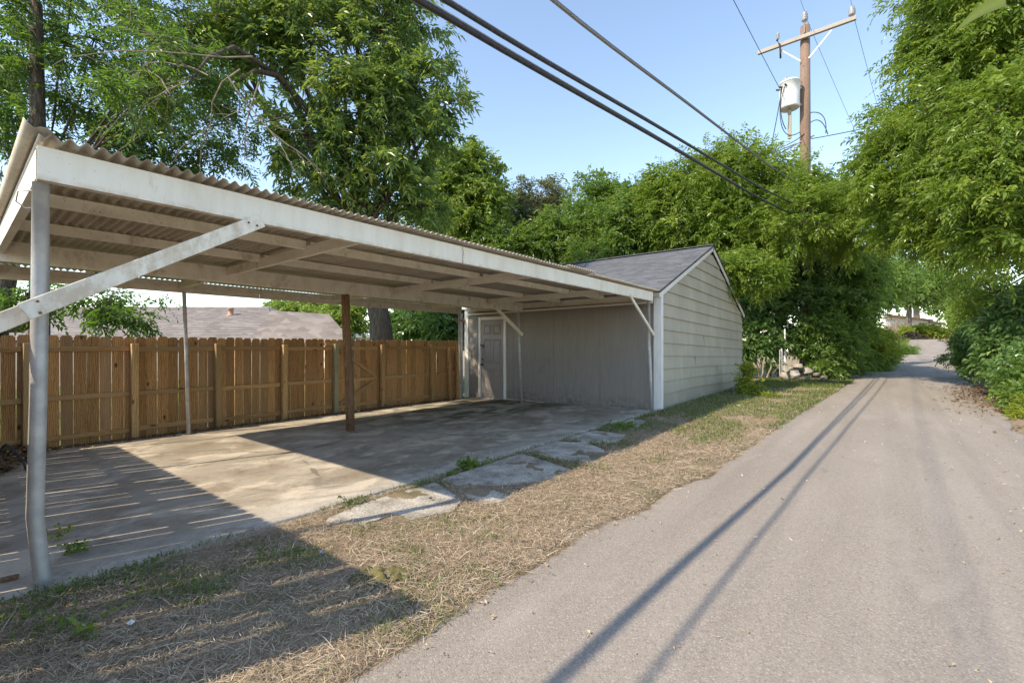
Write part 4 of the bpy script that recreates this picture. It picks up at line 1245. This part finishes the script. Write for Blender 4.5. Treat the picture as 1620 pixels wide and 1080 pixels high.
# far verge both sides of the alley
x = rg.uniform(24, 60, 26000); L_ = lerp_tab(ROAD_L, x); R_ = lerp_tab(ROAD_R, x)
sd = rg.uniform(0, 1, len(x)) < .5
y = np.where(sd, L_ + rg.gamma(1.2, .5, len(x)), R_ - rg.gamma(1.2, .5, len(x)))
z = np.array(base_z(x, y)) + np.clip((R_ - .5 - y) / 2.5, 0, 1) * .35
P = np.stack([x, y, z], -1); n = len(P)
o = obj('verge_weeds', blades('verge_weeds', P, rg.uniform(.08, .32, n), rg.uniform(.012, .03, n), rg.uniform(0, 6.283, n), rg.normal(.9, .35, n), rg.uniform(.2, 1, n), 'blade', rg, .5), 'blade')
tag(o, 'long grass along both edges of the alley farther up', 'grass', kind='stuff')

def litter(name, label, x, y, z, size, mat, cat, seed):
    rg = np.random.default_rng(seed)
    n = len(x)
    P = np.stack([x, y, z], -1)
    ax = unit(np.stack([rg.normal(0, 1, n), rg.normal(0, 1, n), rg.normal(.1, .3, n)], -1))
    me = sprays_mesh(name, P, ax, .01, 2, size, size * .55, .05, rg, None, .8, .6)
    return tag(obj(name, me, mat), label, cat, kind='stuff')
# leaves along the foot of the back fence and on the right verge
n = 2600; x = rg.uniform(-.3, 8.4, n); y = 8.98 - np.abs(rg.normal(0, .14, n)); 
litter('fence_litter', 'dead leaves gathered along the foot of the back fence', x, y, np.where(y > 8.75, -.165, slab_z(y)) + .012, .05, 'dead_leaf', 'leaf litter', 5)
n = 1500; x = rg.uniform(.0, .8, n); y = rg.uniform(7.0, 8.9, n); k = (x < .25 + (y - 7) * .35)
litter('leaf_pile', 'heap of brown dead leaves on the slab at the left edge by the fence', x[k], y[k], slab_z(y[k]) + .01 + rg.uniform(0, .05, k.sum()), .07, 'dead_leaf', 'leaf litter', 6)
n = 1300; x = rg.normal(17, 2.2, n); y = lerp_tab(ROAD_R, x) + rg.normal(-.25, .45, n)
litter('verge_litter', 'brown dead leaves spread over the right edge of the alley under the tree', x, y, np.array(hill(x)) + .03 + np.clip((lerp_tab(ROAD_R, x) - .5 - y) / 2.5, 0, 1) * .35, .05, 'dead_leaf', 'leaf litter', 8)
n = 750; x = 1 + 15 * rg.uniform(0, 1, n) ** 1.3; y = np.where(rg.uniform(0, 1, n) < .5, lerp_tab(ROAD_R, x) + rg.gamma(1.5, .35, n), np.where(rg.uniform(0, 1, n) < .4, lerp_tab(ROAD_L, x) - rg.gamma(1.2, .12, n), rg.uniform(-1.3, 1.0, n)))
litter('road_chips', 'small pale bits of gravel and leaf scattered on the alley', x, y, np.full(n, .032) + np.array(hill(x)), .016, 'straw', 'grit', 9)
n = 1300; x = rg.uniform(.3, 8.6, n); y = 3.43 + rg.normal(0, .02, n); k = pnoise(x, y, 1.7, 3) + rg.normal(0, .1, n) > .05
me = blades('joint_weeds', np.stack([x[k], y[k], np.full(k.sum(), .0)], -1), rg.uniform(.02, .06, k.sum()), rg.uniform(.004, .008, k.sum()), rg.uniform(0, 6.28, k.sum()), rg.normal(.8, .3, k.sum()), rg.uniform(0, 1, k.sum()), 'blade', rg, .5)
tag(obj('joint_weeds', me, 'blade'), 'tiny weeds growing in the joint along the slab front edge', 'weeds', kind='stuff')
n = 900; x = rg.uniform(-.2, 3.5, n); y = 8.93 - np.abs(rg.normal(0, .08, n))
me = blades('fence_weeds', np.stack([x, y, np.full(n, -.17)], -1), rg.uniform(.04, .12, n), rg.uniform(.008, .02, n), rg.uniform(0, 6.28, n), rg.normal(.7, .3, n), rg.uniform(0, 1, n), 'blade', rg, .5)
tag(obj('fence_weeds', me, 'blade'), 'low green weeds at the foot of the fence on the left', 'weeds', kind='stuff')
def weed(px, py, label, r=.10, n=10, mat='leaf_mid', zz=.01, ll=.05, h=.08):
    c = ground_at(px, py, zz)
    rgw = np.random.default_rng(int(px * 7 + py))
    org = np.tile(np.array(c), (n, 1)) + rgw.normal(0, r * .35, (n, 3)) * [1, 1, 0]
    ax = np.stack([rgw.normal(0, .8, n), rgw.normal(0, .8, n), np.full(n, .7)], -1)
    T = thing('weed', label, 'weed', tuple(c), 'weeds on and beside the slab')
    obj('leaves', sprays_mesh('leaves', org, ax, h, 7, ll, ll * .45, .1, rgw), mat, T)
weed(748, 738, 'leafy weed tuft at the slab edge behind the large pad', .14, 26, 'leaf_mid', .01, .05, .10)
weed(92, 850, 'small seedling on the slab right of the bent front post', .04, 6, 'leaf_lime', .01, .03, .10)
weed(118, 872, 'dry weed tuft near the bent front post', .06, 8, 'leaf_mid', .01, .03, .08)
weed(128, 1000, 'tall thin weed in the grass at the lower left', .03, 9, 'leaf_mid', .01, .035, .20)
weed(560, 798, 'dry weed clump at the near corner of the sunlit pad', .08, 10, 'leaf_grey', .01, .03, .12)
weed(985, 676, 'green weed mat beside the farthest pad', .30, 40, 'leaf_mid', .02, .05, .08)
weed(1190, 622, 'green weed clump in front of the small bright sapling', .30, 60, 'leaf_mid', .05, .06, .14)
weed(1215, 626, 'lighter weed clump right of the sapling', .30, 40, 'leaf_lime', .05, .06, .10)

# ------------------------------------------------------------------ rocks, pipes, debris by the thicket
def rock(px, py, d, sx, sy, sz, label, seed, mat='limestone', cat='rock', rot=0):
    r2 = random.Random(seed)
    bm = bmesh.new()
    for i in range(26):
        v = Vector((r2.uniform(-1, 1), r2.uniform(-1, 1), r2.uniform(-1, 1)))
        m = max(abs(v.x), abs(v.y), abs(v.z)); v = v / m
        v = v.lerp(v.normalized(), .28)
        bm.verts.new((v.x * sx * RK, v.y * sy * RK, v.z * sz * RK))
    bmesh.ops.convex_hull(bm, input=list(bm.verts))
    bmesh.ops.delete(bm, geom=[v for v in bm.verts if not v.link_faces], context='VERTS')
    bmesh.ops.bevel(bm, geom=list(bm.edges), offset=min(sx, sy, sz) * .10, segments=1, affect='EDGES')
    p = world_at(px, py, d)
    o = obj('rock', bm_mesh('rock', bm), mat, None, tuple(p), (r2.uniform(-.15, .15), r2.uniform(-.25, .25), rot + r2.uniform(-.3, .3)))
    tag(o, label, cat, 'rocks piled beside the thicket')
RD = 16.7
RK = 1.31
rock(1241, 595, RD, .15, .12, .11, 'square grey rock at the lower left of the rock pile', 1)
rock(1258, 593, RD - .1, .15, .13, .13, 'pale sunlit block at the front centre of the rock pile', 2)
rock(1245, 584, RD + .15, .11, .12, .11, 'rounded rock standing on the left of the pile', 3)
rock(1262, 579, RD + .15, .17, .13, .085, 'large slanting rock on top of the pile', 4, rot=.4)
rock(1278, 586, RD + .1, .12, .12, .10, 'pale rock at the right of the pile', 5)
rock(1275, 598, RD - .2, .14, .10, .06, 'low flat rock at the lower right front of the pile', 6, 'rubble')
rock(1291, 592, RD - .1, .10, .08, .05, 'small bluish rubble lump right of the pile', 7, 'rubble')
rock(1303, 597, RD - .2, .10, .09, .05, 'brown rubble lump rightmost beside the pile', 8, 'rubble')
for px, top, d, lab, r_, m_ in ((1233.5, 553, 13.0, 'thin grey metal stake left of the two pipes by the rocks', .012, 'galv'), (1236.5, 551, 13.05, 'grey pipe standing at the left of the rock pile', .026, 'galv'), (1241.5, 520, 13.4, 'pale tall pipe standing behind the rock pile', .022, 'white_trim')):
    d *= RK; r_ *= RK; b = world_at(px, 594, d); t_ = world_at(px, top, d)
    tag(obj('pipe', tube_me('pipe', [b, t_], r_, 10), m_), lab, 'pipe')
sticks = [((1213, 598), (1221, 578), .028, 'thick broken branch stub left of the pipes'), ((1205, 596), (1210, 565), .022, 'thin leaning stem nearest the shed'), ((1222, 590), (1233, 580), .012, 'pale dry stick leaning towards the pipes'), ((1212, 600), (1232, 596), .010, 'dry stick lying on the soil left of the rocks'), ((1250, 560), (1262, 564), .008, 'pale twig sticking out above the rocks'), ((1297, 592), (1296, 560), .012, 'small upright stem right of the rocks')]
for (a, b, r_, lab) in sticks:
    p0 = world_at(a[0], a[1], 17.0); p1 = world_at(b[0], b[1], 17.3); r_ *= RK
    tag(obj('stick', tube_me('stick', wiggle(p0, p1, 4, .04, a[0]), r_, 7), 'twig'), lab, 'stick')
cp_ = ground_at(603, 910, .03)
rgc = np.random.default_rng(3)
N = 26
V = []
for i in range(N):
    for j in range(14):
        u = i / (N - 1) - .5; v = j / 13 - .5
        zc_ = abs(mnoise.noise(Vector((u * 4.5 + v * 2, v * 2.2, 2)))) * .105 + .02 * mnoise.noise(Vector((u * 9, v * 6, 7))) + .008
        zc_ *= 1 - .35 * abs(2 * u)
        V.append((cp_.x + u * .33 * FY + v * .15 * FX + .02 * mnoise.noise(Vector((u * 9, v * 9, 4))), cp_.y - u * .33 * FX + v * .15 * FY, max(.012, .01 + zc_)))
idx = np.arange(N - 1)[:, None] * 14 + np.arange(13)[None]
F = np.stack([idx, idx + 14, idx + 15, idx + 1], -1).reshape(-1, 4)
o = obj('rag', fast_mesh('rag', np.array(V), F, smooth=True), 'cloth_olive'); o.modifiers.new('t', 'SOLIDIFY').thickness = .003
tag(o, 'crumpled olive rag lying on the dry grass', 'rag')
def scrap(px, py, s, mat, lab, z=.03, h=.012):
    c = ground_at(px, py, z)
    bm = bmesh.new(); r2 = random.Random(int(px))
    vs = [bm.verts.new((c.x + s * math.cos(a) * r2.uniform(.6, 1), c.y + s * math.sin(a) * r2.uniform(.6, 1), c.z + r2.uniform(0, h))) for a in np.linspace(0, 6.283, 8)[:-1]]
    top = bm.verts.new((c.x, c.y, c.z + h * 1.4))
    for a, b in zip(vs, vs[1:] + vs[:1]): bm.faces.new((a, b, top))
    tag(obj('litter', bm_mesh('litter', bm), mat), lab, 'litter')
scrap(509, 875, .022, 'litter_blue', 'scrap of blue plastic in the grass shadow edge')
scrap(777, 716, .02, 'litter_white', 'small white scrap on the shaded slab', slab_z(3.9) + .005)
scrap(112, 947, .022, 'rubble', 'pale stone chip in the grass near the bent post')
scrap(208, 985, .022, 'litter_white', 'pale paper scrap in the shaded grass at lower left')
scrap(681, 789, .02, 'dark_metal', 'dark speck of debris on the sunlit pad', .035)
scrap(1168, 641, .05, 'litter_white', 'white paper scrap on the verge in front of the shed gable')
plank = obj('plank', beam_me('plank', ground_at(0, 917, .02), ground_at(30, 910, .02), .035, .016), 'old_post')
tag(plank, 'short brown board lying in the grass left of the bent post', 'board')
tag(obj('hose', tube_me('hose', wiggle(ground_at(-10, 735, .1), ground_at(46, 752, .0), 6, .05, 3, .25), .012, 6), 'cable_black'), 'black hose looping against the fence at the left edge', 'hose')
# single leaf hanging close to the lens, top right
lp = world_at(1590, 0, 1.3); tp = world_at(1508, 56, 1.25)
bm = bmesh.new(); prev = None
dv = (tp - lp); sv = dv.cross(Vector((FX, FY, .3))).normalized()
for i in range(9):
    u = i / 8; w_ = .021 * math.sin(math.pi * (1 - u) ** .8 * .5 + .02) * (1 - u * .35) if u < 1 else .0005
    c = lp + dv * u + Vector((0, 0, .012 * math.sin(u * 3)))
    row = [bm.verts.new(c + sv * w_ + Vector((0, 0, .004))), bm.verts.new(c), bm.verts.new(c - sv * w_ + Vector((0, 0, .004)))]
    if prev:
        bm.faces.new((prev[0], prev[1], row[1], row[0])); bm.faces.new((prev[1], prev[2], row[2], row[1]))
    prev = row
o = obj('leaf', bm_mesh('leaf', bm, True), 'leaf_lime')
_a = o.data.attributes.new('rnd', 'FLOAT', 'POINT'); _a.data.foreach_set('value', [.45 if i % 3 != 1 else .95 for i in range(len(o.data.vertices))])
T = thing('near_twig', 'single large green leaf hanging close overhead at the top right', 'leaf', tuple(lp))
o.parent = T; o.matrix_parent_inverse = Matrix.Translation(-lp)
obj('twig', tube_me('twig', [lp, world_at(1640, -30, 1.35), world_at(1720, -70, 1.5)], .003, 6), 'twig', T)

# ------------------------------------------------------------------ utility pole and wires
PX, PY = 21.9, 2.32
PS = 1.37   # metres per metre of a standard pole: this one is tall
pole = thing('utility_pole', 'brown wooden utility pole with crossarm rising above the thicket', 'utility pole', (PX, PY, 0))
def pp(dx, dy, z):
    """point near the pole: offsets and heights of a standard pole, scaled to this one"""
    return (PX + dx * PS, PY + dy * PS, 1.3 + (z - 1.3) * PS)
obj('pole', tube_me('pole', [(PX, PY, -.3), (PX, PY, 5.5), pp(.01, 0, 8), pp(.01, 0, 10.78)], [.21, .20, .19, .17], 16), 'pole_wood', pole)
obj('crossarm', box_me('crossarm', -1.22 * PS, 1.22 * PS, -.06, .06, -.075, .075, .008), 'arm_wood', pole, loc=pp(-.19, 0, 10.38), rot=(0, 0, R(90)))
for s in (-1, 1):
    obj('arm_brace', beam_me('arm_brace', pp(-.19, s * .70, 10.33), pp(-.15, s * .10, 9.72), .008, .05), 'galv', pole)
ins = [(.0, -.022), (.035, 0), (.05, .03), (.085, .05), (.085, .085), (.07, .095), (.085, .11), (.085, .14), (.07, .15), (.082, .165), (.078, .2), (.06, .215), (.068, .24), (.05, .28), (.0, .30)]
ins = [(max(r, .004) * PS, z * PS) for r, z in ins]
im = lathe_me('insulator', ins, 16)
obj('insulator', im, 'porcelain', pole, loc=pp(-.19, -1.12, 10.45))
obj('insulator', im, 'porcelain', pole, loc=pp(-.10, 0, 10.84), scale=(1.0, 1.0, 1.1))
obj('pole_pin', beam_me('pole_pin', pp(-.145, 0, 10.5), pp(-.10, 0, 10.86), .05, .04), 'dark_metal', pole)
cut = obj('fuse_cutout', lathe_me('fuse_cutout', [(r * PS, z * PS) for r, z in [(.004, 0), (.045, .02), (.035, .05), (.05, .07), (.035, .1), (.05, .12), (.035, .15), (.05, .17), (.03, .21), (.004, .23)]], 14), 'porcelain', pole, loc=pp(-.19, .68, 10.56))
obj('cutout_bracket', tube_me('cutout_bracket', [pp(-.19, .70, 10.56), pp(-.27, .62, 10.36), pp(-.27, .60, 10.15), pp(-.24, .60, 9.95)], .036, 8), 'dark_metal', pole)
tc = pp(-.30, .36, 8.32)
tr = thing('transformer', 'white cylindrical transformer can mounted on the utility pole', 'transformer', tc)
obj('tank', lathe_me('tank', [(r * PS, z * PS) for r, z in [(.23, 0), (.255, .01), (.262, .05), (.265, .40), (.272, .74), (.285, .745), (.285, .77), (.26, .80), (.15, .83), (.01, .84)]], 28, tc), 'transformer_grey', tr)
obj('bushing', lathe_me('bushing', [(r * PS, z * PS) for r, z in [(.03, 0), (.05, .03), (.035, .06), (.05, .09), (.03, .13), (.012, .16)]], 12, pp(-.42, .44, 9.10)), 'porcelain', tr)
for k, (dx, dy, z) in enumerate(((-.27, .05, 8.92), (-.22, .17, 8.92), (-.12, .26, 8.92))):
    obj('terminal', tube_me('terminal', [pp(-.30 + dx * .9, .36 + dy * .9, z), pp(-.30 + dx * 1.25, .36 + dy * 1.25, z + .01)], .035, 8), 'dark_metal', tr)
obj('mount', beam_me('mount', pp(-.05, .08, 8.95), pp(-.2, .25, 8.95), .10, .10), 'galv', tr)
obj('mount', beam_me('mount', pp(-.05, .08, 8.45), pp(-.2, .25, 8.45), .10, .10), 'galv', tr)
obj('support_bar', beam_me('support_bar', pp(-.30, .36, 8.31), pp(-.28, .36, 7.45), .13, .08), 'arm_wood', tr)
def bez(a, m, b, n=12):
    a, m, b = Vector(a), Vector(m), Vector(b)
    return [a.lerp(m, u).lerp(m.lerp(b, u), u) for u in np.linspace(0, 1, n)]
JW = [((-.62, .50, 8.9), (-.75, .62, 7.9), (-.50, .85, 7.05), 'leftmost loop'), ((-.58, .45, 8.9), (-.95, .60, 8.0), (-.30, .45, 7.75), 'second loop'), ((-.50, .55, 8.9), (-.5, .7, 7.2), (-.20, .10, 7.6), 'long low loop'),
      ((-.45, .6, 7.2), (-.2, .3, 7.3), (-.13, .0, 7.55), 'short link'), ((-.60, .8, 7.0), (-.3, .5, 7.2), (.05, -.15, 7.45), 'lowest link'), ((.05, -.12, 8.2), (.15, -.55, 8.2), (.1, -.5, 7.5), 'right hand loop'), ((.05, -.12, 7.9), (.1, -.4, 8.1), (.1, -.55, 7.45), 'inner right loop')]
for a_, m_, b_, lab in JW:
    tag(obj('jumper_wire', tube_me('jumper_wire', bez(pp(*a_), pp(*m_), pp(*b_)), .016, 6), 'cable_black'), lab + ' of black jumper wire beside the transformer', 'wire', 'jumper wires on the utility pole')
obj('neutral_rack', tube_me('neutral_rack', [pp(-.62, .95, 6.75), pp(-.30, .5, 7.12), pp(-.1, .1, 7.35), pp(.06, -.22, 7.5)], .028, 6), 'arm_wood', pole)

def spline(keys, n=60):
    xs = [k[0] for k in keys]; X = np.linspace(xs[0], xs[-1], n)
    Yv = np.interp(X, xs, [k[1] for k in keys])
    # smooth z
    zs = np.interp(X, xs, [k[2] for k in keys])
    for _ in range(6):
        zs[1:-1] = (zs[:-2] + 2 * zs[1:-1] + zs[2:]) / 4
    return [Vector(p) for p in zip(X, Yv, zs)]
def yline(x): return 2.02 + (.0138 if x > 1.6 else -.032) * (x - 1.6)
def cable(name, label, keys, r, mat, lash=False, n=90):
    pts = spline(keys, n)
    T = thing(name, label, 'cable', tuple(pts[-1]))
    obj('wire', tube_me('wire', pts, r, 7), mat, T)
    if lash:
        off = [p + Vector((0, 0, r * 1.55)) for p in pts]
        obj('messenger_strand', tube_me('messenger_strand', off, r * .42, 6), 'cable_alu', T)
    return T
def comm(x1, z1, z2, zend):
    k = (z2 - z1) / (PX - x1)
    return [(-29, yline(-29), zend), (-16, yline(-16), z1 + .1), (-6, yline(-6), z1 - .35), (x1 - 3, yline(x1 - 3), z1 - .30), (x1, yline(x1), z1), (x1 + 3, yline(x1 + 3), z1 + k * 3), (x1 + 10, yline(x1 + 10), z1 + k * 10 - .08), (PX - .1, yline(PX), z2)]
cable('telecom_cable', 'thickest black overhead cable with lashing, lowest of the three bundles', comm(1.62, 3.22, 6.36, 4.6), .018, 'cable_black', True)
cable('telecom_cable', 'second black overhead cable just above the thickest one', comm(1.80, 3.33, 6.8, 4.9), .015, 'cable_black', True)
cable('service_cable', 'grey twisted overhead cable right of the black pair', comm(2.97, 4.03, 7.65, 5.5), .015, 'cable_alu', True)
def span(label, a, b, sag_, r=.006, mat='cable_black', n=40):
    a, b = Vector(a), Vector(b)
    pts = [a.lerp(b, u) - Vector((0, 0, sag_ * 4 * u * (1 - u))) for u in np.linspace(0, 1, n)]
    tag(obj('power_line', tube_me('power_line', pts, r, 6), mat), label, 'power line', 'thin power lines on the utility pole')
BP = (-29, 4.4)
span('thin power line from the pole-top insulator towards the camera', pp(-.10, 0, 11.16), (BP[0], BP[1], 14.2), .7)
span('thin power line from the right crossarm insulator towards the camera', pp(-.19, -1.12, 10.76), (BP[0], BP[1] - 1.1, 13.8), .7)
span('thin wire running from the transformer up over the camera', pp(-.42, .60, 8.97), (BP[0], BP[1] + .6, 12.4), .5, .010)
NP = (70, -2.0)
span('thin power line from the pole top onward along the alley', pp(0, 0, 11.1), (NP[0], NP[1], 16), .6, .008)
span('thin power line from the right crossarm end onward along the alley', pp(-.1, -1.12, 10.7), (NP[0], NP[1] - 1.1, 15.5), .6, .008)
span('dark cable leaving the pole to the right into the overhanging tree', pp(0, -.15, 7.4), (24.0, -5.5, 11.0), .3, .016)
span('pale service wire crossing low behind the pole to the right', pp(-.1, -.1, 5.9), (24.0, -6.5, 8.3), .35, .012, 'cable_alu')
span('pale service wire dropping left from the pole into the feathery tree', pp(-.62, .95, 6.75), tuple(world_at(1188, 246, 18.0)), .1, .016, 'cable_alu')

# ------------------------------------------------------------------ neighbour houses
nh = thing('neighbour_house', 'low house with grey-brown hipped shingle roof behind the back fence', 'house', tuple(ground_at(300, 600, -.3)))
def roof_poly(name, pts, mat, par, th=.12):
    bm = bmesh.new()
    vs = [bm.verts.new(p) for p in pts]; f = bm.faces.new(vs)
    o = obj(name, bm_mesh(name, bm), mat, par)
    return o
RL = world_at(-150, 440, 26); RR_ = world_at(424, 485, 26)
zr = RR_.z
RL.z = zr; 
e = (RR_ - RL); e.z = 0; e.normalize()
nrm_ = Vector((e.y, -e.x, 0))
if nrm_.dot(Vector((FX, FY, 0))) > 0: nrm_ = -nrm_
run, drop = 6.2, 2.0
hipx = 3.9
n_c = 15
roof = obj('roof', bm_mesh('roof', (lambda bm: (bm.faces.new([bm.verts.new(p) for p in (RL - Vector((0, 0, .05)), RR_ - Vector((0, 0, .05)), RR_ + e * hipx + nrm_ * run - Vector((0, 0, drop + .05)), RL + nrm_ * run - Vector((0, 0, drop + .05)))]), bm)[1])(bmesh.new())), 'dark_edge', nh)
for c in range(n_c):
    f0, f1 = c / n_c, (c + 1.2) / n_c
    bm = bmesh.new()
    def pt(f, s, up): 
        return (RL if s == 0 else RR_ + e * hipx * f) + nrm_ * run * f + Vector((0, 0, -drop * f + up))
    vs = [bm.verts.new(p) for p in (pt(f0, 0, .0), pt(f0, 1, .0), pt(min(f1, 1), 1, .03), pt(min(f1, 1), 0, .03))]
    bm.faces.new(vs)
    lo = [bm.verts.new(pt(min(f1, 1), s, .005)) for s in (1, 0)]
    bm.faces.new((vs[3], vs[2], lo[0], lo[1]))
    obj('shingle_course', bm_mesh('shingle_course', bm), 'shingle_tan', roof)
bm = bmesh.new()
bm.faces.new([bm.verts.new(p) for p in (RR_, RR_ + e * hipx + nrm_ * run - Vector((0, 0, drop)), RR_ + e * hipx - nrm_ * run - Vector((0, 0, drop)))])
obj('hip_slope', bm_mesh('hip_slope', bm), 'shingle_tan', nh)
# lower wing to the right
q0 = world_at(430, 494, 20.5); q1 = world_at(521, 500, 20.5)
q2 = world_at(560, 545, 18.5); q3 = world_at(392, 545, 18.5)
th_ = [Vector(p) for p in (q0, q1, q2, q3)]
bm = bmesh.new(); bm.faces.new([bm.verts.new(p) for p in th_])
o = obj('wing_roof', bm_mesh('wing_roof', bm), 'shingle_tan', nh); o.modifiers.new('t', 'SOLIDIFY').thickness = .1
wa = RL + nrm_ * (run - .5); wb = RR_ + e * (hipx - .5) + nrm_ * (run - .5)
bm = bmesh.new()
zb = zr - drop
bm.faces.new([bm.verts.new(p) for p in (Vector((wa.x, wa.y, -.4)), Vector((wb.x, wb.y, -.4)), Vector((wb.x, wb.y, zb)), Vector((wa.x, wa.y, zb)))])
o = obj('wall', bm_mesh('wall', bm), 'plywood_wall', nh); o.modifiers.new('t', 'SOLIDIFY').thickness = .2
def on_roof(px, py):
    a = RL; n = e.cross(nrm_ * run - Vector((0, 0, drop))).normalized()
    o_ = CAM; d_ = world_at(px, py, 1.0) - CAM
    return o_ + d_ * ((a - o_).dot(n) / d_.dot(n))
for px, py, r_, h_, m_, nm in ((96, 501, .12, .42, 'terracotta', 'chimney_pipe'), (365, 499, .13, .40, 'terracotta', 'chimney_pipe'), (138, 512, .04, .55, 'lead', 'vent_pipe'), (443, 509, .05, .34, 'lead', 'vent_pipe')):
    b = on_roof(px, py)
    pr = [(r_ * 1.6, -.06), (r_ * 1.5, .02), (r_, .04), (r_, h_ * .8), (r_ * 1.25, h_ * .82), (r_ * 1.25, h_ * .95), (r_ * .9, h_)]
    obj(nm, lathe_me(nm, pr, 12, tuple(b)), m_, nh)
sm = world_at(585, 520, 33)
s2 = thing('small_house', 'small white house with pale roof seen past the pecan trunk', 'house', (sm.x, sm.y, -.3))
obj('wall', box_me('wall', sm.x - 2.2, sm.x + 3.5, sm.y, sm.y + 5, -.3, 1.95, 0), 'stucco_white', s2)
bm = bmesh.new()
pa = [Vector((sm.x - 2.8, sm.y - .5, 1.95)), Vector((sm.x + 4, sm.y - .5, 1.95)), Vector((sm.x + 1.5, sm.y + 2.5, 2.9)), Vector((sm.x - .2, sm.y + 2.5, 2.9)), Vector((sm.x - 2.8, sm.y + 5.5, 1.95))]
v = [bm.verts.new(p) for p in pa]
bm.faces.new((v[0], v[1], v[2], v[3])); bm.faces.new((v[0], v[3], v[4]))
o = obj('roof', bm_mesh('roof', bm), 'stucco_white', s2); o.modifiers.new('t', 'SOLIDIFY').thickness = .12
obj('window', box_me('window', sm.x - 1.0, sm.x - .2, sm.y - .03, sm.y - .005, .9, 1.7, 0), 'lead', s2)
# white house at the end of the alley
wd = 76
a = world_at(1398, 500, wd - 3); b = world_at(1466, 508, wd); c = world_at(1490, 512, wd + 4)
wh = thing('white_house', 'long white house with brown eave at the far end of the alley', 'house', (b.x, b.y, 3))
def wall_quad(name, a, b, z0, z1a, z1b, mat, th=.25):
    bm = bmesh.new()
    bm.faces.new([bm.verts.new(p) for p in ((a.x, a.y, z0), (b.x, b.y, z0), (b.x, b.y, z1b), (a.x, a.y, z1a))])
    o = obj(name, bm_mesh(name, bm), mat, wh); o.modifiers.new('t', 'SOLIDIFY').thickness = th
wall_quad('wall', a, b, 1.5, a.z, b.z, 'stucco_white'); wall_quad('side_wall', b, c, 1.5, b.z, c.z, 'stucco_white')
obj('eave', beam_me('eave', (a.x - .5, a.y - .3, a.z + .12), (b.x + .35, b.y - .45, b.z + .12), .9, .30), 'trim_brown', wh)
obj('eave', beam_me('eave', (b.x + .4, b.y, b.z + .02), (c.x, c.y, c.z - .1), .9, .30), 'trim_brown', wh)
obj('corner_board', beam_me('corner_board', (b.x, b.y - .2, 2.0), (b.x, b.y - .2, b.z), .3, .3, up=Vector((1, 0, 0))), 'trim_brown', wh)
bm = bmesh.new()
bk = Vector((FX, FY, 0)) * 5
bm.faces.new([bm.verts.new(p) for p in (a + Vector((0, 0, .25)), b + Vector((0, 0, .25)), b + bk + Vector((0, 0, .9)), a + bk + Vector((0, 0, .9)))])
obj('roof', bm_mesh('roof', bm), 'shingle_tan', wh)
# stem in front of it, red shed and white post
p0 = world_at(1437, 525, 60); p1 = world_at(1438, 475, 60)
tt = thing('far_tree', 'brown tree stem standing in front of the white house', 'tree', tuple(p0))
obj('trunk', tube_me('trunk', wiggle(p0, p1, 4, .2, 3), [.26, .24, .22, .2, .2], 8), 'bark_grey', tt)
r0 = world_at(1501, 528, 66)
rs = thing('red_shed', 'red lean-to with white post at the right end of the alley', 'shed', (r0.x, r0.y, r0.z))
obj('wall', box_me('wall', r0.x - .8, r0.x + 1.2, r0.y - 1.2, r0.y + .2, r0.z - .5, r0.z + .5, .02), 'red_paint', rs)
obj('roof', box_me('roof', r0.x - 1.0, r0.x + 1.4, r0.y - 1.4, r0.y + .4, r0.z + .5, r0.z + .62, .02), 'red_paint', rs)
q = world_at(1491, 538, 64)
obj('post', beam_me('post', (q.x, q.y, q.z - .2), (q.x, q.y, q.z + 1.3), .35, .35, up=Vector((1, 0, 0))), 'white_trim', rs)
# old fence up the left side of the alley
of = thing('old_fence', 'weathered brown plank fence along the left of the alley far up', 'fence', tuple(world_at(1400, 545, 36)))
PV3 = picket_variants(1.9, .19, .025, 3)
p0 = world_at(1383, 545, 30); p1 = world_at(1421, 543, 45)
nn = 46
for i in range(nn):
    p = p0.lerp(p1, i / (nn - 1)); p.z = float(base_z(p.x, p.y)) + random.uniform(-.15, .1)
    obj('plank', random.choice(PV3), 'grey_fence', of, loc=tuple(p), rot=(random.uniform(-.04, .04), random.uniform(-.04, .04), math.atan2(p1.y - p0.y, p1.x - p0.x)))
mb = world_at(1440, 538, 52)
rk = np.random.default_rng(12); n = 900
xx = mb.x + rk.normal(0, 1.4, n); yy = mb.y + rk.normal(0, 1.0, n); hh = np.exp(-((xx - mb.x) ** 2 / 3.5 + (yy - mb.y) ** 2 / 1.6)) * .9
litter('mulch_heap', 'brown heap of dead leaves at the far left end of the alley', xx, yy, np.array(base_z(xx, yy)) + hh * rk.uniform(.3, 1, n), .26, 'dead_leaf', 'leaf heap', 13)
# brick pier hidden in the thicket
bp_ = world_at(1283, 560, 18.6)
bk = thing('brick_pier', 'red brick pier mostly hidden behind the thicket leaves', 'pier', (bp_.x, bp_.y, 0))
for r_ in range(20):
    for c_ in range(2):
        obj('brick', box_me('brick', -.105, .105, -.05, .05, 0, .062, .004) if r_ + c_ == 0 else bpy.data.meshes['brick'], 'brick_red', bk, loc=(bp_.x + (.055 if c_ else -.055) * (r_ % 2) , bp_.y + (.11 * c_ - .055) * ((r_ + 1) % 2), .02 + r_ * .074), rot=(0, 0, R(90) if r_ % 2 else 0))
